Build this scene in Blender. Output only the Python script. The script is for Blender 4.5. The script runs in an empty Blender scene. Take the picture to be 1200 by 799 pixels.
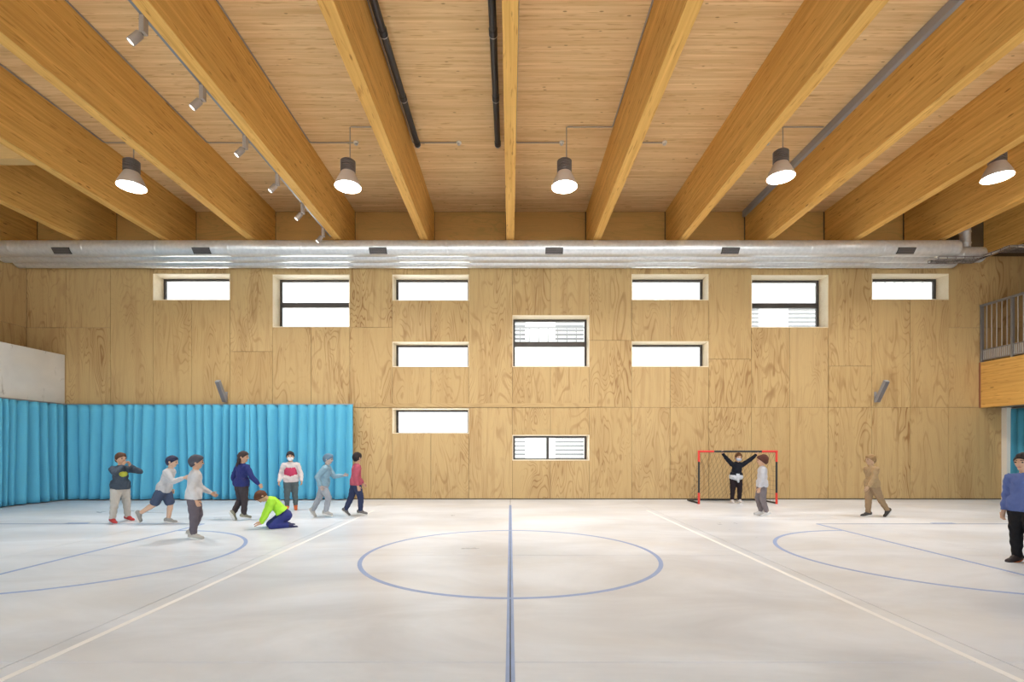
import bpy, bmesh, math, random
from mathutils import Vector, Matrix
random.seed(7)
SC = bpy.context.scene
COL = SC.collection
PI = math.pi

# ------------------------------------------------------------------ camera, sky, exposure
F = 580.0            # focal length in pixels of the 1200 x 799 frame
H = 1.35             # eye height
VX, VY = 598.0, 525.0
D = 13.05            # distance to the back wall
cam = bpy.data.cameras.new('camera')
cam.sensor_width = 36.0
cam.lens = F / 1200 * 36
cam.shift_x = (600 - VX) / 1200
cam.shift_y = (VY - 399.5) / 1200
cam.clip_start = 0.05
camo = bpy.data.objects.new('camera', cam)
camo.location = (0, 0, H)
camo.rotation_euler = (PI / 2, 0, 0)
COL.objects.link(camo)
SC.camera = camo

w = bpy.data.worlds.new('overcast_sky')
SC.world = w
w.use_nodes = True
bg = w.node_tree.nodes['Background']
bg.inputs['Color'].default_value = (0.90, 0.955, 1.0, 1)
bg.inputs['Strength'].default_value = 1.0

SC.view_settings.view_transform = 'Standard'
SC.view_settings.look = 'None'
SC.view_settings.gamma = 1.0
SC.view_settings.use_curve_mapping = False
SC.view_settings.exposure = 2.08
PENDANT_WATT = 30.0

sun = bpy.data.lights.new('sun', 'SUN'); sun.energy = 7.0; sun.angle = 0.01; sun.color = (1.0, 0.96, 0.90)
suno = bpy.data.objects.new('sun', sun)          # stands high behind the building across the street
suno.rotation_euler = Vector((0.22, -0.40, -1.0)).to_track_quat('-Z', 'Y').to_euler()
COL.objects.link(suno)

def portal(name, loc, rot, sx, sy):       # tells the sampler where daylight comes in, gives no light itself
    l = bpy.data.lights.new(name, 'AREA')
    l.shape = 'RECTANGLE'; l.size = sx; l.size_y = sy
    l.cycles.is_portal = True
    o = bpy.data.objects.new(name, l)
    o.location = loc; o.rotation_euler = rot
    COL.objects.link(o)
portal('daylight_portal', (0, -0.75, 2.65), (PI / 2, 0, 0), 24.0, 4.8)
portal('daylight_portal', (0, D + 0.5, 3.6), (-PI / 2, 0, 0), 21.0, 5.2)

def wx(px, Y): return (px - VX) * Y / F
def wz(py, Y): return H + (VY - py) * Y / F
def fy(py): return F * H / (py - VY)      # depth of a floor point from its image row

# ------------------------------------------------------------------ materials
def newmat(name):
    m = bpy.data.materials.new(name); m.use_nodes = True
    return m, m.node_tree.nodes, m.node_tree.links, m.node_tree.nodes['Principled BSDF']

def plain(name, c, rough=0.5, metal=0.0, spec=0.5, noise=0.0, nscale=20.0):
    m, N, L, b = newmat(name)
    b.inputs['Roughness'].default_value = rough
    b.inputs['Metallic'].default_value = metal
    b.inputs['Specular IOR Level'].default_value = spec
    if noise > 0:
        tc = N.new('ShaderNodeTexCoord'); nz = N.new('ShaderNodeTexNoise')
        nz.inputs['Scale'].default_value = nscale; nz.inputs['Detail'].default_value = 3
        mx = N.new('ShaderNodeMixRGB')
        mx.inputs[1].default_value = tuple(v * (1 - noise) for v in c) + (1,)
        mx.inputs[2].default_value = tuple(min(1, v * (1 + noise)) for v in c) + (1,)
        L.new(tc.outputs['Object'], nz.inputs['Vector']); L.new(nz.outputs['Fac'], mx.inputs[0])
        L.new(mx.outputs[0], b.inputs['Base Color'])
    else:
        b.inputs['Base Color'].default_value = tuple(c) + (1,)
    return m

def emit(name, c, s):
    m, N, L, b = newmat(name)
    b.inputs['Base Color'].default_value = tuple(c) + (1,)
    b.inputs['Emission Color'].default_value = tuple(c) + (1,)
    b.inputs['Emission Strength'].default_value = s
    return m

def mathn(N, L, op, a, b=None, clamp=False):
    n = N.new('ShaderNodeMath'); n.operation = op; n.use_clamp = clamp
    for i, v in enumerate((a, b)):
        if v is None: continue
        if isinstance(v, (int, float)): n.inputs[i].default_value = v
        else: L.new(v, n.inputs[i])
    return n.outputs[0]

def coords(N, L, spread=(37.0, 91.0, 53.0)):
    tc = N.new('ShaderNodeTexCoord'); oi = N.new('ShaderNodeObjectInfo')
    cb = N.new('ShaderNodeCombineXYZ')
    for i in range(3):
        L.new(mathn(N, L, 'MULTIPLY', oi.outputs['Random'], spread[i]), cb.inputs[i])
    ad = N.new('ShaderNodeVectorMath'); ad.operation = 'ADD'
    L.new(tc.outputs['Object'], ad.inputs[0]); L.new(cb.outputs[0], ad.inputs[1])
    return ad.outputs[0], tc.outputs['Object'], oi.outputs['Random']

def mapped(N, L, vec, scale):
    mp = N.new('ShaderNodeMapping'); mp.inputs['Scale'].default_value = scale
    L.new(vec, mp.inputs['Vector']); return mp.outputs[0]

def noise(N, L, vec, scale, detail=2.0, dist=0.0, rough=0.5):
    n = N.new('ShaderNodeTexNoise')
    n.inputs['Scale'].default_value = scale; n.inputs['Detail'].default_value = detail
    n.inputs['Distortion'].default_value = dist; n.inputs['Roughness'].default_value = rough
    L.new(vec, n.inputs['Vector']); return n.outputs['Fac']

def ramp(N, L, fac, stops):
    r = N.new('ShaderNodeValToRGB')
    e = r.color_ramp.elements
    while len(e) < len(stops): e.new(0.5)
    for i, (p, c) in enumerate(stops):
        e[i].position = p
        e[i].color = tuple(c) + (1,) if len(c) == 3 else c
    L.new(fac, r.inputs[0]); return r.outputs[0]

def mixc(N, L, fac, a, b, blend='MIX'):
    m = N.new('ShaderNodeMixRGB'); m.blend_type = blend
    for i, v in enumerate((fac, a, b)):
        if isinstance(v, (int, float)): m.inputs[i].default_value = v
        elif isinstance(v, tuple): m.inputs[i].default_value = v + (1,)
        else: L.new(v, m.inputs[i])
    return m.outputs[0]

def plywood(name, base, dark, grain=(1, 1, 0.22), amount=0.95):
    """rotary-cut pine plywood: contour figure stretched along the grain"""
    m, N, L, b = newmat(name)
    vec, raw, rnd = coords(N, L)
    vary = mathn(N, L, 'ADD', mathn(N, L, 'MULTIPLY', mathn(N, L, 'FRACT', mathn(N, L, 'MULTIPLY', rnd, 17.3)), 0.80), 0.50)
    amount = mathn(N, L, 'MULTIPLY', vary, amount)
    v1 = mapped(N, L, vec, grain)
    f = noise(N, L, v1, 2.1, 2.0, 0.5, 0.45)
    s = mathn(N, L, 'SINE', mathn(N, L, 'MULTIPLY', f, 125.0))
    lines = ramp(N, L, s, [(0.0, (0, 0, 0)), (0.55, (0.08, 0.08, 0.08)), (1.0, (1, 1, 1))])
    big = noise(N, L, mapped(N, L, vec, tuple(g * 0.8 for g in grain)), 2.6, 2.0, 0.3)
    mask = ramp(N, L, big, [(0.42, (0.06, 0.06, 0.06)), (0.68, (0.85, 0.85, 0.85))])
    fine = noise(N, L, mapped(N, L, vec, tuple((60 if g > 0.5 else 3) for g in grain)), 1.0, 3.0)
    tone = mixc(N, L, fine, tuple(v * 0.90 for v in base), tuple(min(1, v * 1.06) for v in base))
    strk = noise(N, L, mapped(N, L, vec, tuple((9 if g > 0.5 else 0.5) for g in grain)), 1.0, 3.0, 0.4)
    tone = mixc(N, L, ramp(N, L, strk, [(0.50, (0, 0, 0)), (0.72, (0.55, 0.55, 0.55))]), tone, tuple(0.5 * v + 0.5 * q for v, q in zip(dark, base)))
    tint = mixc(N, L, mathn(N, L, 'MULTIPLY', rnd, 0.35), tone, tuple(v * q for v, q in zip(base, (0.86, 0.82, 0.74))))
    k = mathn(N, L, 'MULTIPLY', mathn(N, L, 'MULTIPLY', lines, mask), amount)
    c = mixc(N, L, k, tint, dark)
    f2 = noise(N, L, mapped(N, L, vec, tuple(g * 1.3 for g in grain)), 1.5, 1.0, 0.6, 0.4)
    s2 = mathn(N, L, 'SINE', mathn(N, L, 'MULTIPLY', f2, 60.0))
    l2 = ramp(N, L, s2, [(0.55, (0, 0, 0)), (1.0, (0.62, 0.62, 0.62))])
    m2 = ramp(N, L, noise(N, L, mapped(N, L, vec, tuple(g * 1.1 for g in grain)), 1.6, 1.0), [(0.50, (0, 0, 0)), (0.66, (1, 1, 1))])
    c = mixc(N, L, mathn(N, L, 'MULTIPLY', mathn(N, L, 'MULTIPLY', l2, m2), amount), c, tuple(0.75 * v + 0.25 * q for v, q in zip(dark, base)))
    patch = ramp(N, L, big, [(0.52, (0, 0, 0)), (0.78, (0.5, 0.5, 0.5))])
    c2 = mixc(N, L, patch, c, tuple(0.6 * v + 0.4 * q for v, q in zip(dark, base)))
    L.new(c2, b.inputs['Base Color'])
    b.inputs['Roughness'].default_value = 0.5
    b.inputs['Specular IOR Level'].default_value = 0.3
    return m

def timber(name, base, dark, axis, lam=None, lamaxis=2, knot_s=(1.0, 1.0, 1.0), var=0.25):
    """sawn pine: streaks along 'axis', knots, optional glued lamellas stacked along lamaxis"""
    m, N, L, b = newmat(name)
    vec, raw, rnd = coords(N, L)
    sc = [26.0, 26.0, 26.0]; sc[axis] = 0.7
    st = noise(N, L, mapped(N, L, vec, tuple(sc)), 1.0, 3.0, 0.3)
    sc2 = [7.0, 7.0, 7.0]; sc2[axis] = 0.35
    st2 = noise(N, L, mapped(N, L, vec, tuple(sc2)), 1.0, 2.0)
    tone = mixc(N, L, ramp(N, L, st, [(0.3, (0, 0, 0)), (0.75, (1, 1, 1))]),
                tuple(v * (1 + var * 0.35) for v in base), tuple(v * q for v, q in zip(base, (0.82, 0.74, 0.62))))
    tone = mixc(N, L, mathn(N, L, 'MULTIPLY', ramp(N, L, st2, [(0.45, (0, 0, 0)), (0.75, (1, 1, 1))]), 0.35), tone, dark)
    if lam:
        sx = N.new('ShaderNodeSeparateXYZ'); L.new(raw, sx.inputs[0])
        cell = mathn(N, L, 'FLOOR', mathn(N, L, 'DIVIDE', sx.outputs[lamaxis], lam))
        seg = mathn(N, L, 'FLOOR', mathn(N, L, 'ADD', mathn(N, L, 'DIVIDE', sx.outputs[axis], 2.3), mathn(N, L, 'MULTIPLY', cell, 0.37)))
        cb = N.new('ShaderNodeCombineXYZ')
        L.new(cell, cb.inputs[0]); L.new(seg, cb.inputs[1]); L.new(mathn(N, L, 'MULTIPLY', rnd, 50.0), cb.inputs[2])
        wn = N.new('ShaderNodeTexWhiteNoise'); L.new(cb.outputs[0], wn.inputs['Vector'])
        tone = mixc(N, L, mathn(N, L, 'MULTIPLY', wn.outputs['Value'], var), tone, tuple(v * q for v, q in zip(base, (0.62, 0.55, 0.45))))
        fr = mathn(N, L, 'FRACT', mathn(N, L, 'DIVIDE', sx.outputs[lamaxis], lam))
        edge = ramp(N, L, fr, [(0.0, (0.22, 0.22, 0.22)), (0.07, (0, 0, 0))])
        tone = mixc(N, L, edge, tone, dark)
    else:
        tone = mixc(N, L, mathn(N, L, 'MULTIPLY', rnd, var), tone, tuple(v * q for v, q in zip(base, (0.72, 0.62, 0.50))))
    vo = N.new('ShaderNodeTexVoronoi'); vo.inputs['Scale'].default_value = 1.0
    L.new(mapped(N, L, vec, knot_s), vo.inputs['Vector'])
    kn = ramp(N, L, vo.outputs['Distance'], [(0.0, (0.9, 0.9, 0.9)), (0.055, (0.7, 0.7, 0.7)), (0.10, (0, 0, 0))])
    c = mixc(N, L, kn, tone, tuple(v * 0.55 for v in dark))
    sc3 = [34.0, 34.0, 34.0]; sc3[axis] = 3.2
    fl = noise(N, L, mapped(N, L, vec, tuple(sc3)), 1.0, 1.0, 0.2)
    c = mixc(N, L, ramp(N, L, fl, [(0.63, (0, 0, 0)), (0.72, (0.62, 0.62, 0.62))]), c, dark)
    L.new(c, b.inputs['Base Color'])
    b.inputs['Roughness'].default_value = 0.68
    b.inputs['Specular IOR Level'].default_value = 0.18
    return m

def concrete(name, base, rough, contrast, stain=False, spec=0.5):
    m, N, L, b = newmat(name)
    vec, raw, rnd = coords(N, L, (0, 0, 0))
    a = noise(N, L, mapped(N, L, raw, (0.55, 1.1, 1.0)), 0.8, 5.0, 0.6, 0.6)
    f = noise(N, L, raw, 9.0, 5.0, 0.0, 0.6)
    tone = mixc(N, L, ramp(N, L, a, [(0.35, (0, 0, 0)), (0.68, (1, 1, 1))]),
                tuple(v * (1 - contrast) for v in base), tuple(min(1, v * (1 + contrast * 0.6)) for v in base))
    warm = noise(N, L, mapped(N, L, raw, (0.5, 0.9, 1.0)), 0.9, 3.0, 0.4)
    tone = mixc(N, L, ramp(N, L, warm, [(0.5, (0, 0, 0)), (0.72, (0.35, 0.35, 0.35))]), tone, tuple(v * q for v, q in zip(base, (1.0, 0.90, 0.76))))
    tone = mixc(N, L, mathn(N, L, 'MULTIPLY', f, 0.16), tone, tuple(v * 0.72 for v in base))
    if stain:
        s = noise(N, L, mapped(N, L, raw, (1.0, 2.2, 1.2)), 1.7, 5.0, 0.8, 0.65)
        tone = mixc(N, L, ramp(N, L, s, [(0.62, (0, 0, 0)), (0.72, (0.5, 0.5, 0.5))]), tone, (0.22, 0.17, 0.12))
    L.new(tone, b.inputs['Base Color'])
    rr = mathn(N, L, 'ADD', mathn(N, L, 'MULTIPLY', a, 0.22), rough - 0.11)
    L.new(rr, b.inputs['Roughness'])
    b.inputs['Specular IOR Level'].default_value = spec
    return m

def glass(name):
    m, N, L, b = newmat(name)
    N.remove(b)
    out = N['Material Output']
    t = N.new('ShaderNodeBsdfTransparent'); t.inputs[0].default_value = (0.93, 0.95, 0.95, 1)
    g = N.new('ShaderNodeBsdfGlossy'); g.inputs['Roughness'].default_value = 0.02
    fr = N.new('ShaderNodeFresnel'); fr.inputs[0].default_value = 1.45
    mx = N.new('ShaderNodeMixShader')
    L.new(fr.outputs[0], mx.inputs[0]); L.new(t.outputs[0], mx.inputs[1]); L.new(g.outputs[0], mx.inputs[2])
    L.new(mx.outputs[0], out.inputs['Surface'])
    return m

def galvanised(name):
    m, N, L, b = newmat(name)
    vec, raw, rnd = coords(N, L)
    a = noise(N, L, raw, 14.0, 3.0)
    L.new(ramp(N, L, a, [(0.3, (0.66, 0.69, 0.73)), (0.7, (0.78, 0.81, 0.85))]), b.inputs['Base Color'])
    b.inputs['Metallic'].default_value = 0.6
    b.inputs['Roughness'].default_value = 0.36
    return m

M = {}
M['ply'] = plywood('plywood', (0.55, 0.378, 0.175), (0.23, 0.10, 0.025))
M['ply_h'] = plywood('plywood_horizontal', (0.50, 0.28, 0.09), (0.30, 0.21, 0.065), (0.22, 1, 1))
M['ply_b'] = plywood('plywood_batten', (0.55, 0.378, 0.175), (0.23, 0.10, 0.025), (0.22, 1, 1))
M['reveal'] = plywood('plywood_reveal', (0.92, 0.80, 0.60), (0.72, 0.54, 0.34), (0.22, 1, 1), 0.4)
M['beam'] = timber('glulam', (0.80, 0.48, 0.145), (0.42, 0.19, 0.04), 1, lam=0.04, lamaxis=2, knot_s=(6.0, 1.5, 6.0), var=0.22)
M['board'] = timber('pine_board', (0.84, 0.61, 0.345), (0.50, 0.28, 0.11), 0, knot_s=(2.6, 7.0, 1.0), var=0.26)
M['core'] = plain('wall_core', (0.10, 0.065, 0.03), 0.8)
M['concrete_floor'] = concrete('floor_concrete', (0.745, 0.785, 0.845), 0.32, 0.19, spec=0.5)
M['concrete_wall'] = concrete('wall_concrete', (0.76, 0.74, 0.70), 0.6, 0.10, stain=True)
M['joint'] = plain('joint_filler', (0.14, 0.13, 0.12), 0.8)
M['frame'] = plain('window_frame', (0.065, 0.055, 0.05), 0.45, 0.3)
M['glass'] = glass('window_glass')
M['duct'] = galvanised('galvanised_steel')
M['grey'] = plain('grey_metal', (0.30, 0.30, 0.31), 0.4, 0.6)
M['greylight'] = plain('light_grey_metal', (0.55, 0.55, 0.56), 0.4, 0.5)
M['spotgrey'] = plain('spotlight_grey', (0.36, 0.31, 0.28), 0.5, 0.2)
M['trunk'] = plain('grey_trunking', (0.33, 0.33, 0.35), 0.5)
M['dark'] = plain('dark_metal', (0.03, 0.03, 0.032), 0.5)
M['black'] = plain('black_pipe', (0.018, 0.020, 0.028), 0.42)
M['conduit'] = plain('conduit', (0.34, 0.29, 0.24), 0.45)
M['alu'] = plain('lamp_aluminium', (0.66, 0.60, 0.57), 0.45, 0.4)
M['heat'] = plain('heat_sink', (0.26, 0.235, 0.235), 0.45, 0.6)
M['led'] = emit('lamp_diffuser', (1.0, 0.97, 0.92), 9.0)
M['spotface'] = emit('spot_lens', (1.0, 0.95, 0.88), 1.0)
M['white'] = plain('white_paint', (0.82, 0.77, 0.68), 0.5)
M['whiteline'] = plain('white_line_paint', (0.93, 0.93, 0.92), 0.45, noise=0.06, nscale=14)
M['blueline'] = plain('blue_line_paint', (0.29, 0.40, 0.66), 0.45, noise=0.12, nscale=5)
M['greyline'] = plain('worn_grey_line_paint', (0.30, 0.36, 0.50), 0.45, noise=0.2, nscale=4)
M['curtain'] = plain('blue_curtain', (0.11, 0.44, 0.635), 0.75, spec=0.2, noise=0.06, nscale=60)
M['curtain_shaded'] = plain('shaded_blue_curtain', (0.06, 0.27, 0.40), 0.8, spec=0.2, noise=0.06, nscale=60)  # darker copy of the curtain blue, shade under the gallery put into the colour
M['red'] = plain('red_tube', (0.72, 0.045, 0.03), 0.5)
M['blacktube'] = plain('black_tube', (0.02, 0.02, 0.022), 0.5)
M['net'] = plain('net_cord', (0.13, 0.10, 0.07), 0.8)
M['soffit'] = plain('gallery_soffit', (0.45, 0.43, 0.40), 0.7)
M['facade'] = plain('pale_render', (0.78, 0.77, 0.75), 0.8, noise=0.03, nscale=2)
M['shutter'] = plain('grey_shutter', (0.20, 0.20, 0.20), 0.6)
M['ground'] = plain('pale_paving', (0.58, 0.57, 0.55), 0.9)

# ------------------------------------------------------------------ mesh helpers
class MB:
    def __init__(s): s.v = []; s.f = []
    def add(s, vs, fs):
        o = len(s.v); s.v += [tuple(p) for p in vs]; s.f += [tuple(i + o for i in f) for f in fs]; return s
    def box(s, x0, x1, y0, y1, z0, z1):
        return s.add([(x0, y0, z0), (x1, y0, z0), (x1, y1, z0), (x0, y1, z0), (x0, y0, z1), (x1, y0, z1), (x1, y1, z1), (x0, y1, z1)],
                     [(0, 3, 2, 1), (4, 5, 6, 7), (0, 1, 5, 4), (1, 2, 6, 5), (2, 3, 7, 6), (3, 0, 4, 7)])
    def tube(s, pts, r, seg=8, cap=True):
        pts = [Vector(p) for p in pts]; n = len(pts)
        rs = r if isinstance(r, (list, tuple)) else [r] * n
        t0 = (pts[1] - pts[0]).normalized()
        u = t0.orthogonal().normalized()
        vs = []; fs = []
        for i, p in enumerate(pts):
            if i == 0: t = t0
            elif i == n - 1: t = (pts[i] - pts[i - 1]).normalized()
            else: t = ((pts[i + 1] - p).normalized() + (p - pts[i - 1]).normalized()).normalized()
            u = (u - t * u.dot(t)).normalized(); v = t.cross(u)
            for k in range(seg):
                a = 2 * PI * k / seg
                vs.append(p + (u * math.cos(a) + v * math.sin(a)) * rs[i])
        for i in range(n - 1):
            for k in range(seg):
                a = i * seg + k; b = i * seg + (k + 1) % seg
                fs.append((a, b, b + seg, a + seg))
        if cap:
            fs.append(tuple(range(seg - 1, -1, -1))); fs.append(tuple((n - 1) * seg + k for k in range(seg)))
        return s.add(vs, fs)
    def lathe(s, prof, seg=24, mat=None, cap0=True, cap1=True):
        vs = []; fs = []
        for (r, z) in prof:
            for k in range(seg):
                a = 2 * PI * k / seg
                p = Vector((r * math.cos(a), r * math.sin(a), z))
                vs.append(mat @ p if mat else p)
        n = len(prof)
        for i in range(n - 1):
            for k in range(seg):
                a = i * seg + k; b = i * seg + (k + 1) % seg
                fs.append((a, b, b + seg, a + seg))
        if cap0: fs.append(tuple(range(seg - 1, -1, -1)))
        if cap1: fs.append(tuple((n - 1) * seg + k for k in range(seg)))
        return s.add(vs, fs)
    def build(s, name, mat, parent=None, smooth=False, bevel=0.0):
        me = bpy.data.meshes.new(name); me.from_pydata(s.v, [], s.f); me.update()
        if mat: me.materials.append(mat)
        if smooth:
            me.polygons.foreach_set('use_smooth', [True] * len(me.polygons))
            try: me.set_sharp_from_angle(angle=math.radians(40))
            except Exception: pass
        o = bpy.data.objects.new(name, me); COL.objects.link(o)
        if parent is not None: o.parent = parent
        if bevel > 0:
            b = o.modifiers.new('bevel', 'BEVEL'); b.width = bevel; b.segments = 2; b.limit_method = 'ANGLE'
        return o

def tag(o, label=None, cat=None, group=None, kind=None):
    if label: o['label'] = label
    if cat: o['category'] = cat
    if group: o['group'] = group
    if kind: o['kind'] = kind
    return o

def empty(name, loc=(0, 0, 0), rz=0.0):
    o = bpy.data.objects.new(name, None); o.empty_display_size = 0.1
    o.location = loc; o.rotation_euler = (0, 0, rz); COL.objects.link(o); return o

def copy_tree(o, parent=None):
    c = o.copy(); COL.objects.link(c)
    if parent is not None: c.parent = parent
    for ch in list(o.children): copy_tree(ch, c)
    return c

# ------------------------------------------------------------------ floor
floor = empty('floor'); tag(floor, 'pale polished concrete sports hall floor cut into large slabs', 'floor', kind='structure')
XL, XR, YF = -12.73, 16.0, -0.6
MB().box(XL, XR, YF - 0.2, D + 0.45, -0.2, -0.02).build('screed', M['joint'], floor)
G = 3.12
xs = [XL] + [G * i for i in range(-4, 6) if XL < G * i < XR] + [XR]
ys = [YF, 0.0] + [G * j for j in range(1, 5)] + [D + 0.02]
for i in range(len(xs) - 1):
    for j in range(len(ys) - 1):
        g = 0.004
        MB().box(xs[i] + g, xs[i + 1] - g, ys[j] + g, ys[j + 1] - g, -0.02, 0.0).build('floor_slab', M['concrete_floor'], floor)

# painted court lines (thin films of paint lying on the slabs)
LT = 0.0025
def line(x0, x1, y0, y1, mat, name, label, z=LT, group=None):
    o = MB().box(x0, x1, y0, y1, 0.0002, z).build(name, mat)
    return tag(o, label, 'floor line', group)
def ring(cx, cy, r, wd, a0, a1, n=96, z=LT):
    m = MB(); vs = []; fs = []
    full = abs(a1 - a0 - 2 * PI) < 1e-6
    for i in range(n + 1):
        a = a0 + (a1 - a0) * i / n
        for (rr, zz) in ((r - wd / 2, 0.0002), (r + wd / 2, 0.0002), (r + wd / 2, z), (r - wd / 2, z)):
            vs.append((cx + rr * math.cos(a), cy + rr * math.sin(a), zz))
    for i in range(n):
        b = i * 4; c = b + 4
        for k in range(4):
            fs.append((b + k, b + (k + 1) % 4, c + (k + 1) % 4, c + k))
    if not full: fs += [(3, 2, 1, 0), tuple(n * 4 + k for k in range(4))]
    return m.add(vs, fs)
CY = 6.28
o = MB().box(-0.028, -0.0035, 0.4, 11.7, 0.0002, LT).box(0.0035, 0.028, 0.4, 11.7, 0.0002, LT).build('court_line', M['blueline'])
tag(o, 'blue centre line running straight away from the camera to the back wall', 'floor line')
tag(ring(0, CY, 1.83, 0.05, 0, 2 * PI, z=LT * 0.8).build('court_circle', M['blueline']), 'large blue centre circle crossed by the blue centre line', 'floor line')
line(-2.985, -2.935, 0.4, 10.75, M['whiteline'], 'court_line', 'white line on the floor left of the centre circle')
line(2.935, 2.985, 0.4, 10.75, M['whiteline'], 'court_line', 'white line on the floor right of the centre circle')
for s, nm in ((-1, 'left'), (1, 'right')):
    x = 5.46 * s
    line(x - 0.024, x + 0.024, 3.83, 8.80, M['blueline'], 'court_line', 'blue free throw line cutting the %s half circle' % nm)
    a0 = -PI / 2 if s < 0 else PI / 2
    tag(ring(x + 0.03 * (-s), CY, 1.83, 0.05, a0, a0 + PI, 48, z=LT * 0.8).build('court_arc', M['blueline']), 'blue free throw half circle at the %s of the floor' % nm, 'floor line')
    x0, x1 = sorted((x, s * 11.2))
    line(x0, x1, 8.79, 8.85, M['greyline'], 'court_line', 'thin worn grey lane line along the far side of the %s court' % nm, z=LT * 0.8)
    x0, x1 = sorted((s * 7.58, s * 7.98))
    line(x0, x1, 8.852, 8.94, M['blueline'], 'lane_mark', 'short blue lane mark on the worn line at the %s' % nm)
    x0, x1 = sorted((x, s * 11.2))
    line(x0, x1, 3.76, 3.80, M['greyline'], 'court_line', 'thin worn grey lane line along the near side of the %s court' % nm, z=LT * 0.8)

# ------------------------------------------------------------------ back wall with windows
P = D / F                                        # metres per pixel on the back wall
def bx(px): return (px - VX) * P
def bz(py): return H + (VY - py) * P
WINS = [(180, 270, 321, 352, 0), (320, 410, 322, 383.5, 1), (460, 549.5, 322, 352.5, 0), (740, 830, 321.5, 352, 0),
        (880, 970, 322.5, 384, 1), (1021, 1111, 321, 351.5, 0), (460, 549.5, 400.5, 430, 0), (600.5, 690.5, 369.5, 430, 1),
        (740, 830, 400, 430, 0), (460, 549.5, 478.5, 508, 0), (600.5, 690.5, 509.5, 539.5, 0)]
cols = [32, 78, 130, 180, 225, 270, 320, 365, 410, 460, 505, 549.5, 600.5, 645, 690.5, 740, 785, 830, 880, 925, 970, 1021, 1066, 1111, 1147, 1192, 1237, 1282, 1309]
SPLIT = {32: [384], 78: [384], 410: [383.5], 549.5: [], 690.5: [399], 830: [421], 270: [412], 970: [429], 1111: [384], 1147: [384], 1192: [384], 1237: [384], 1282: [384]}
wall_back = empty('wall_back', (0, 0, 0)); tag(wall_back, 'long back wall clad in pine plywood sheets with scattered slot windows', 'wall', kind='structure')
core = MB()
def spans(xa, xb, top, bot):
    """free vertical stretches (image rows) of a column between the windows that cross it"""
    cuts = sorted([(y0, y1) for (x0, x1, y0, y1, k) in WINS if x0 < xb - 1 and x1 > xa + 1])
    out = []; y = top
    for (a, b) in cuts:
        if b <= top or a >= bot: continue
        if a > y + 0.5: out.append((y, a))
        y = max(y, b)
    if bot > y + 0.5: out.append((y, bot))
    return out
TOPROW = 300.5
for i in range(len(cols) - 1):
    xa, xb = cols[i], cols[i + 1]
    for (a, b) in spans(xa, xb, 247, 585.2):
        core.box(bx(xa), bx(xb), D, D + 0.42, bz(b), bz(a))
    segs = spans(xa, xb, TOPROW, 477.3) + spans(xa, xb, 477.3, 584.0)
    for (a, b) in segs:
        ys_ = [a] + [q for q in SPLIT.get(xa, []) if a + 6 < q < b - 6] + [b]
        for j in range(len(ys_) - 1):
            g = 0.004
            t = 0.02 + random.uniform(-0.0015, 0.0015)
            MB().box(bx(xa) + g, bx(xb) - g, D - t, D - 0.001, bz(ys_[j + 1]) + g, bz(ys_[j]) - g).build('plywood_panel', M['ply'], wall_back)
core.build('wall_core', M['core'], wall_back)
o = MB().box(bx(417), bx(697), D - 0.04, D - 0.022, bz(477.2), bz(472.5)).build('trim_2', M['ply_b']); tag(o, kind='structure')
# infill boards between the beam ends
BS = 2.09; BW = 0.19; ZB = 6.395; ZC = 7.58
for i in range(-7, 8):
    x0 = max(XL, i * BS + BW / 2 + 0.012); x1 = min(XR, (i + 1) * BS - BW / 2 - 0.03)
    if i == 5: x1 = 11.45
    if i > 5 or x1 - x0 < 0.2: continue
    MB().box(x0, x1, D - 0.03, D - 0.001, ZB + 0.02, ZC - 0.015).build('infill_panel', M['ply_h'], wall_back)

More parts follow.
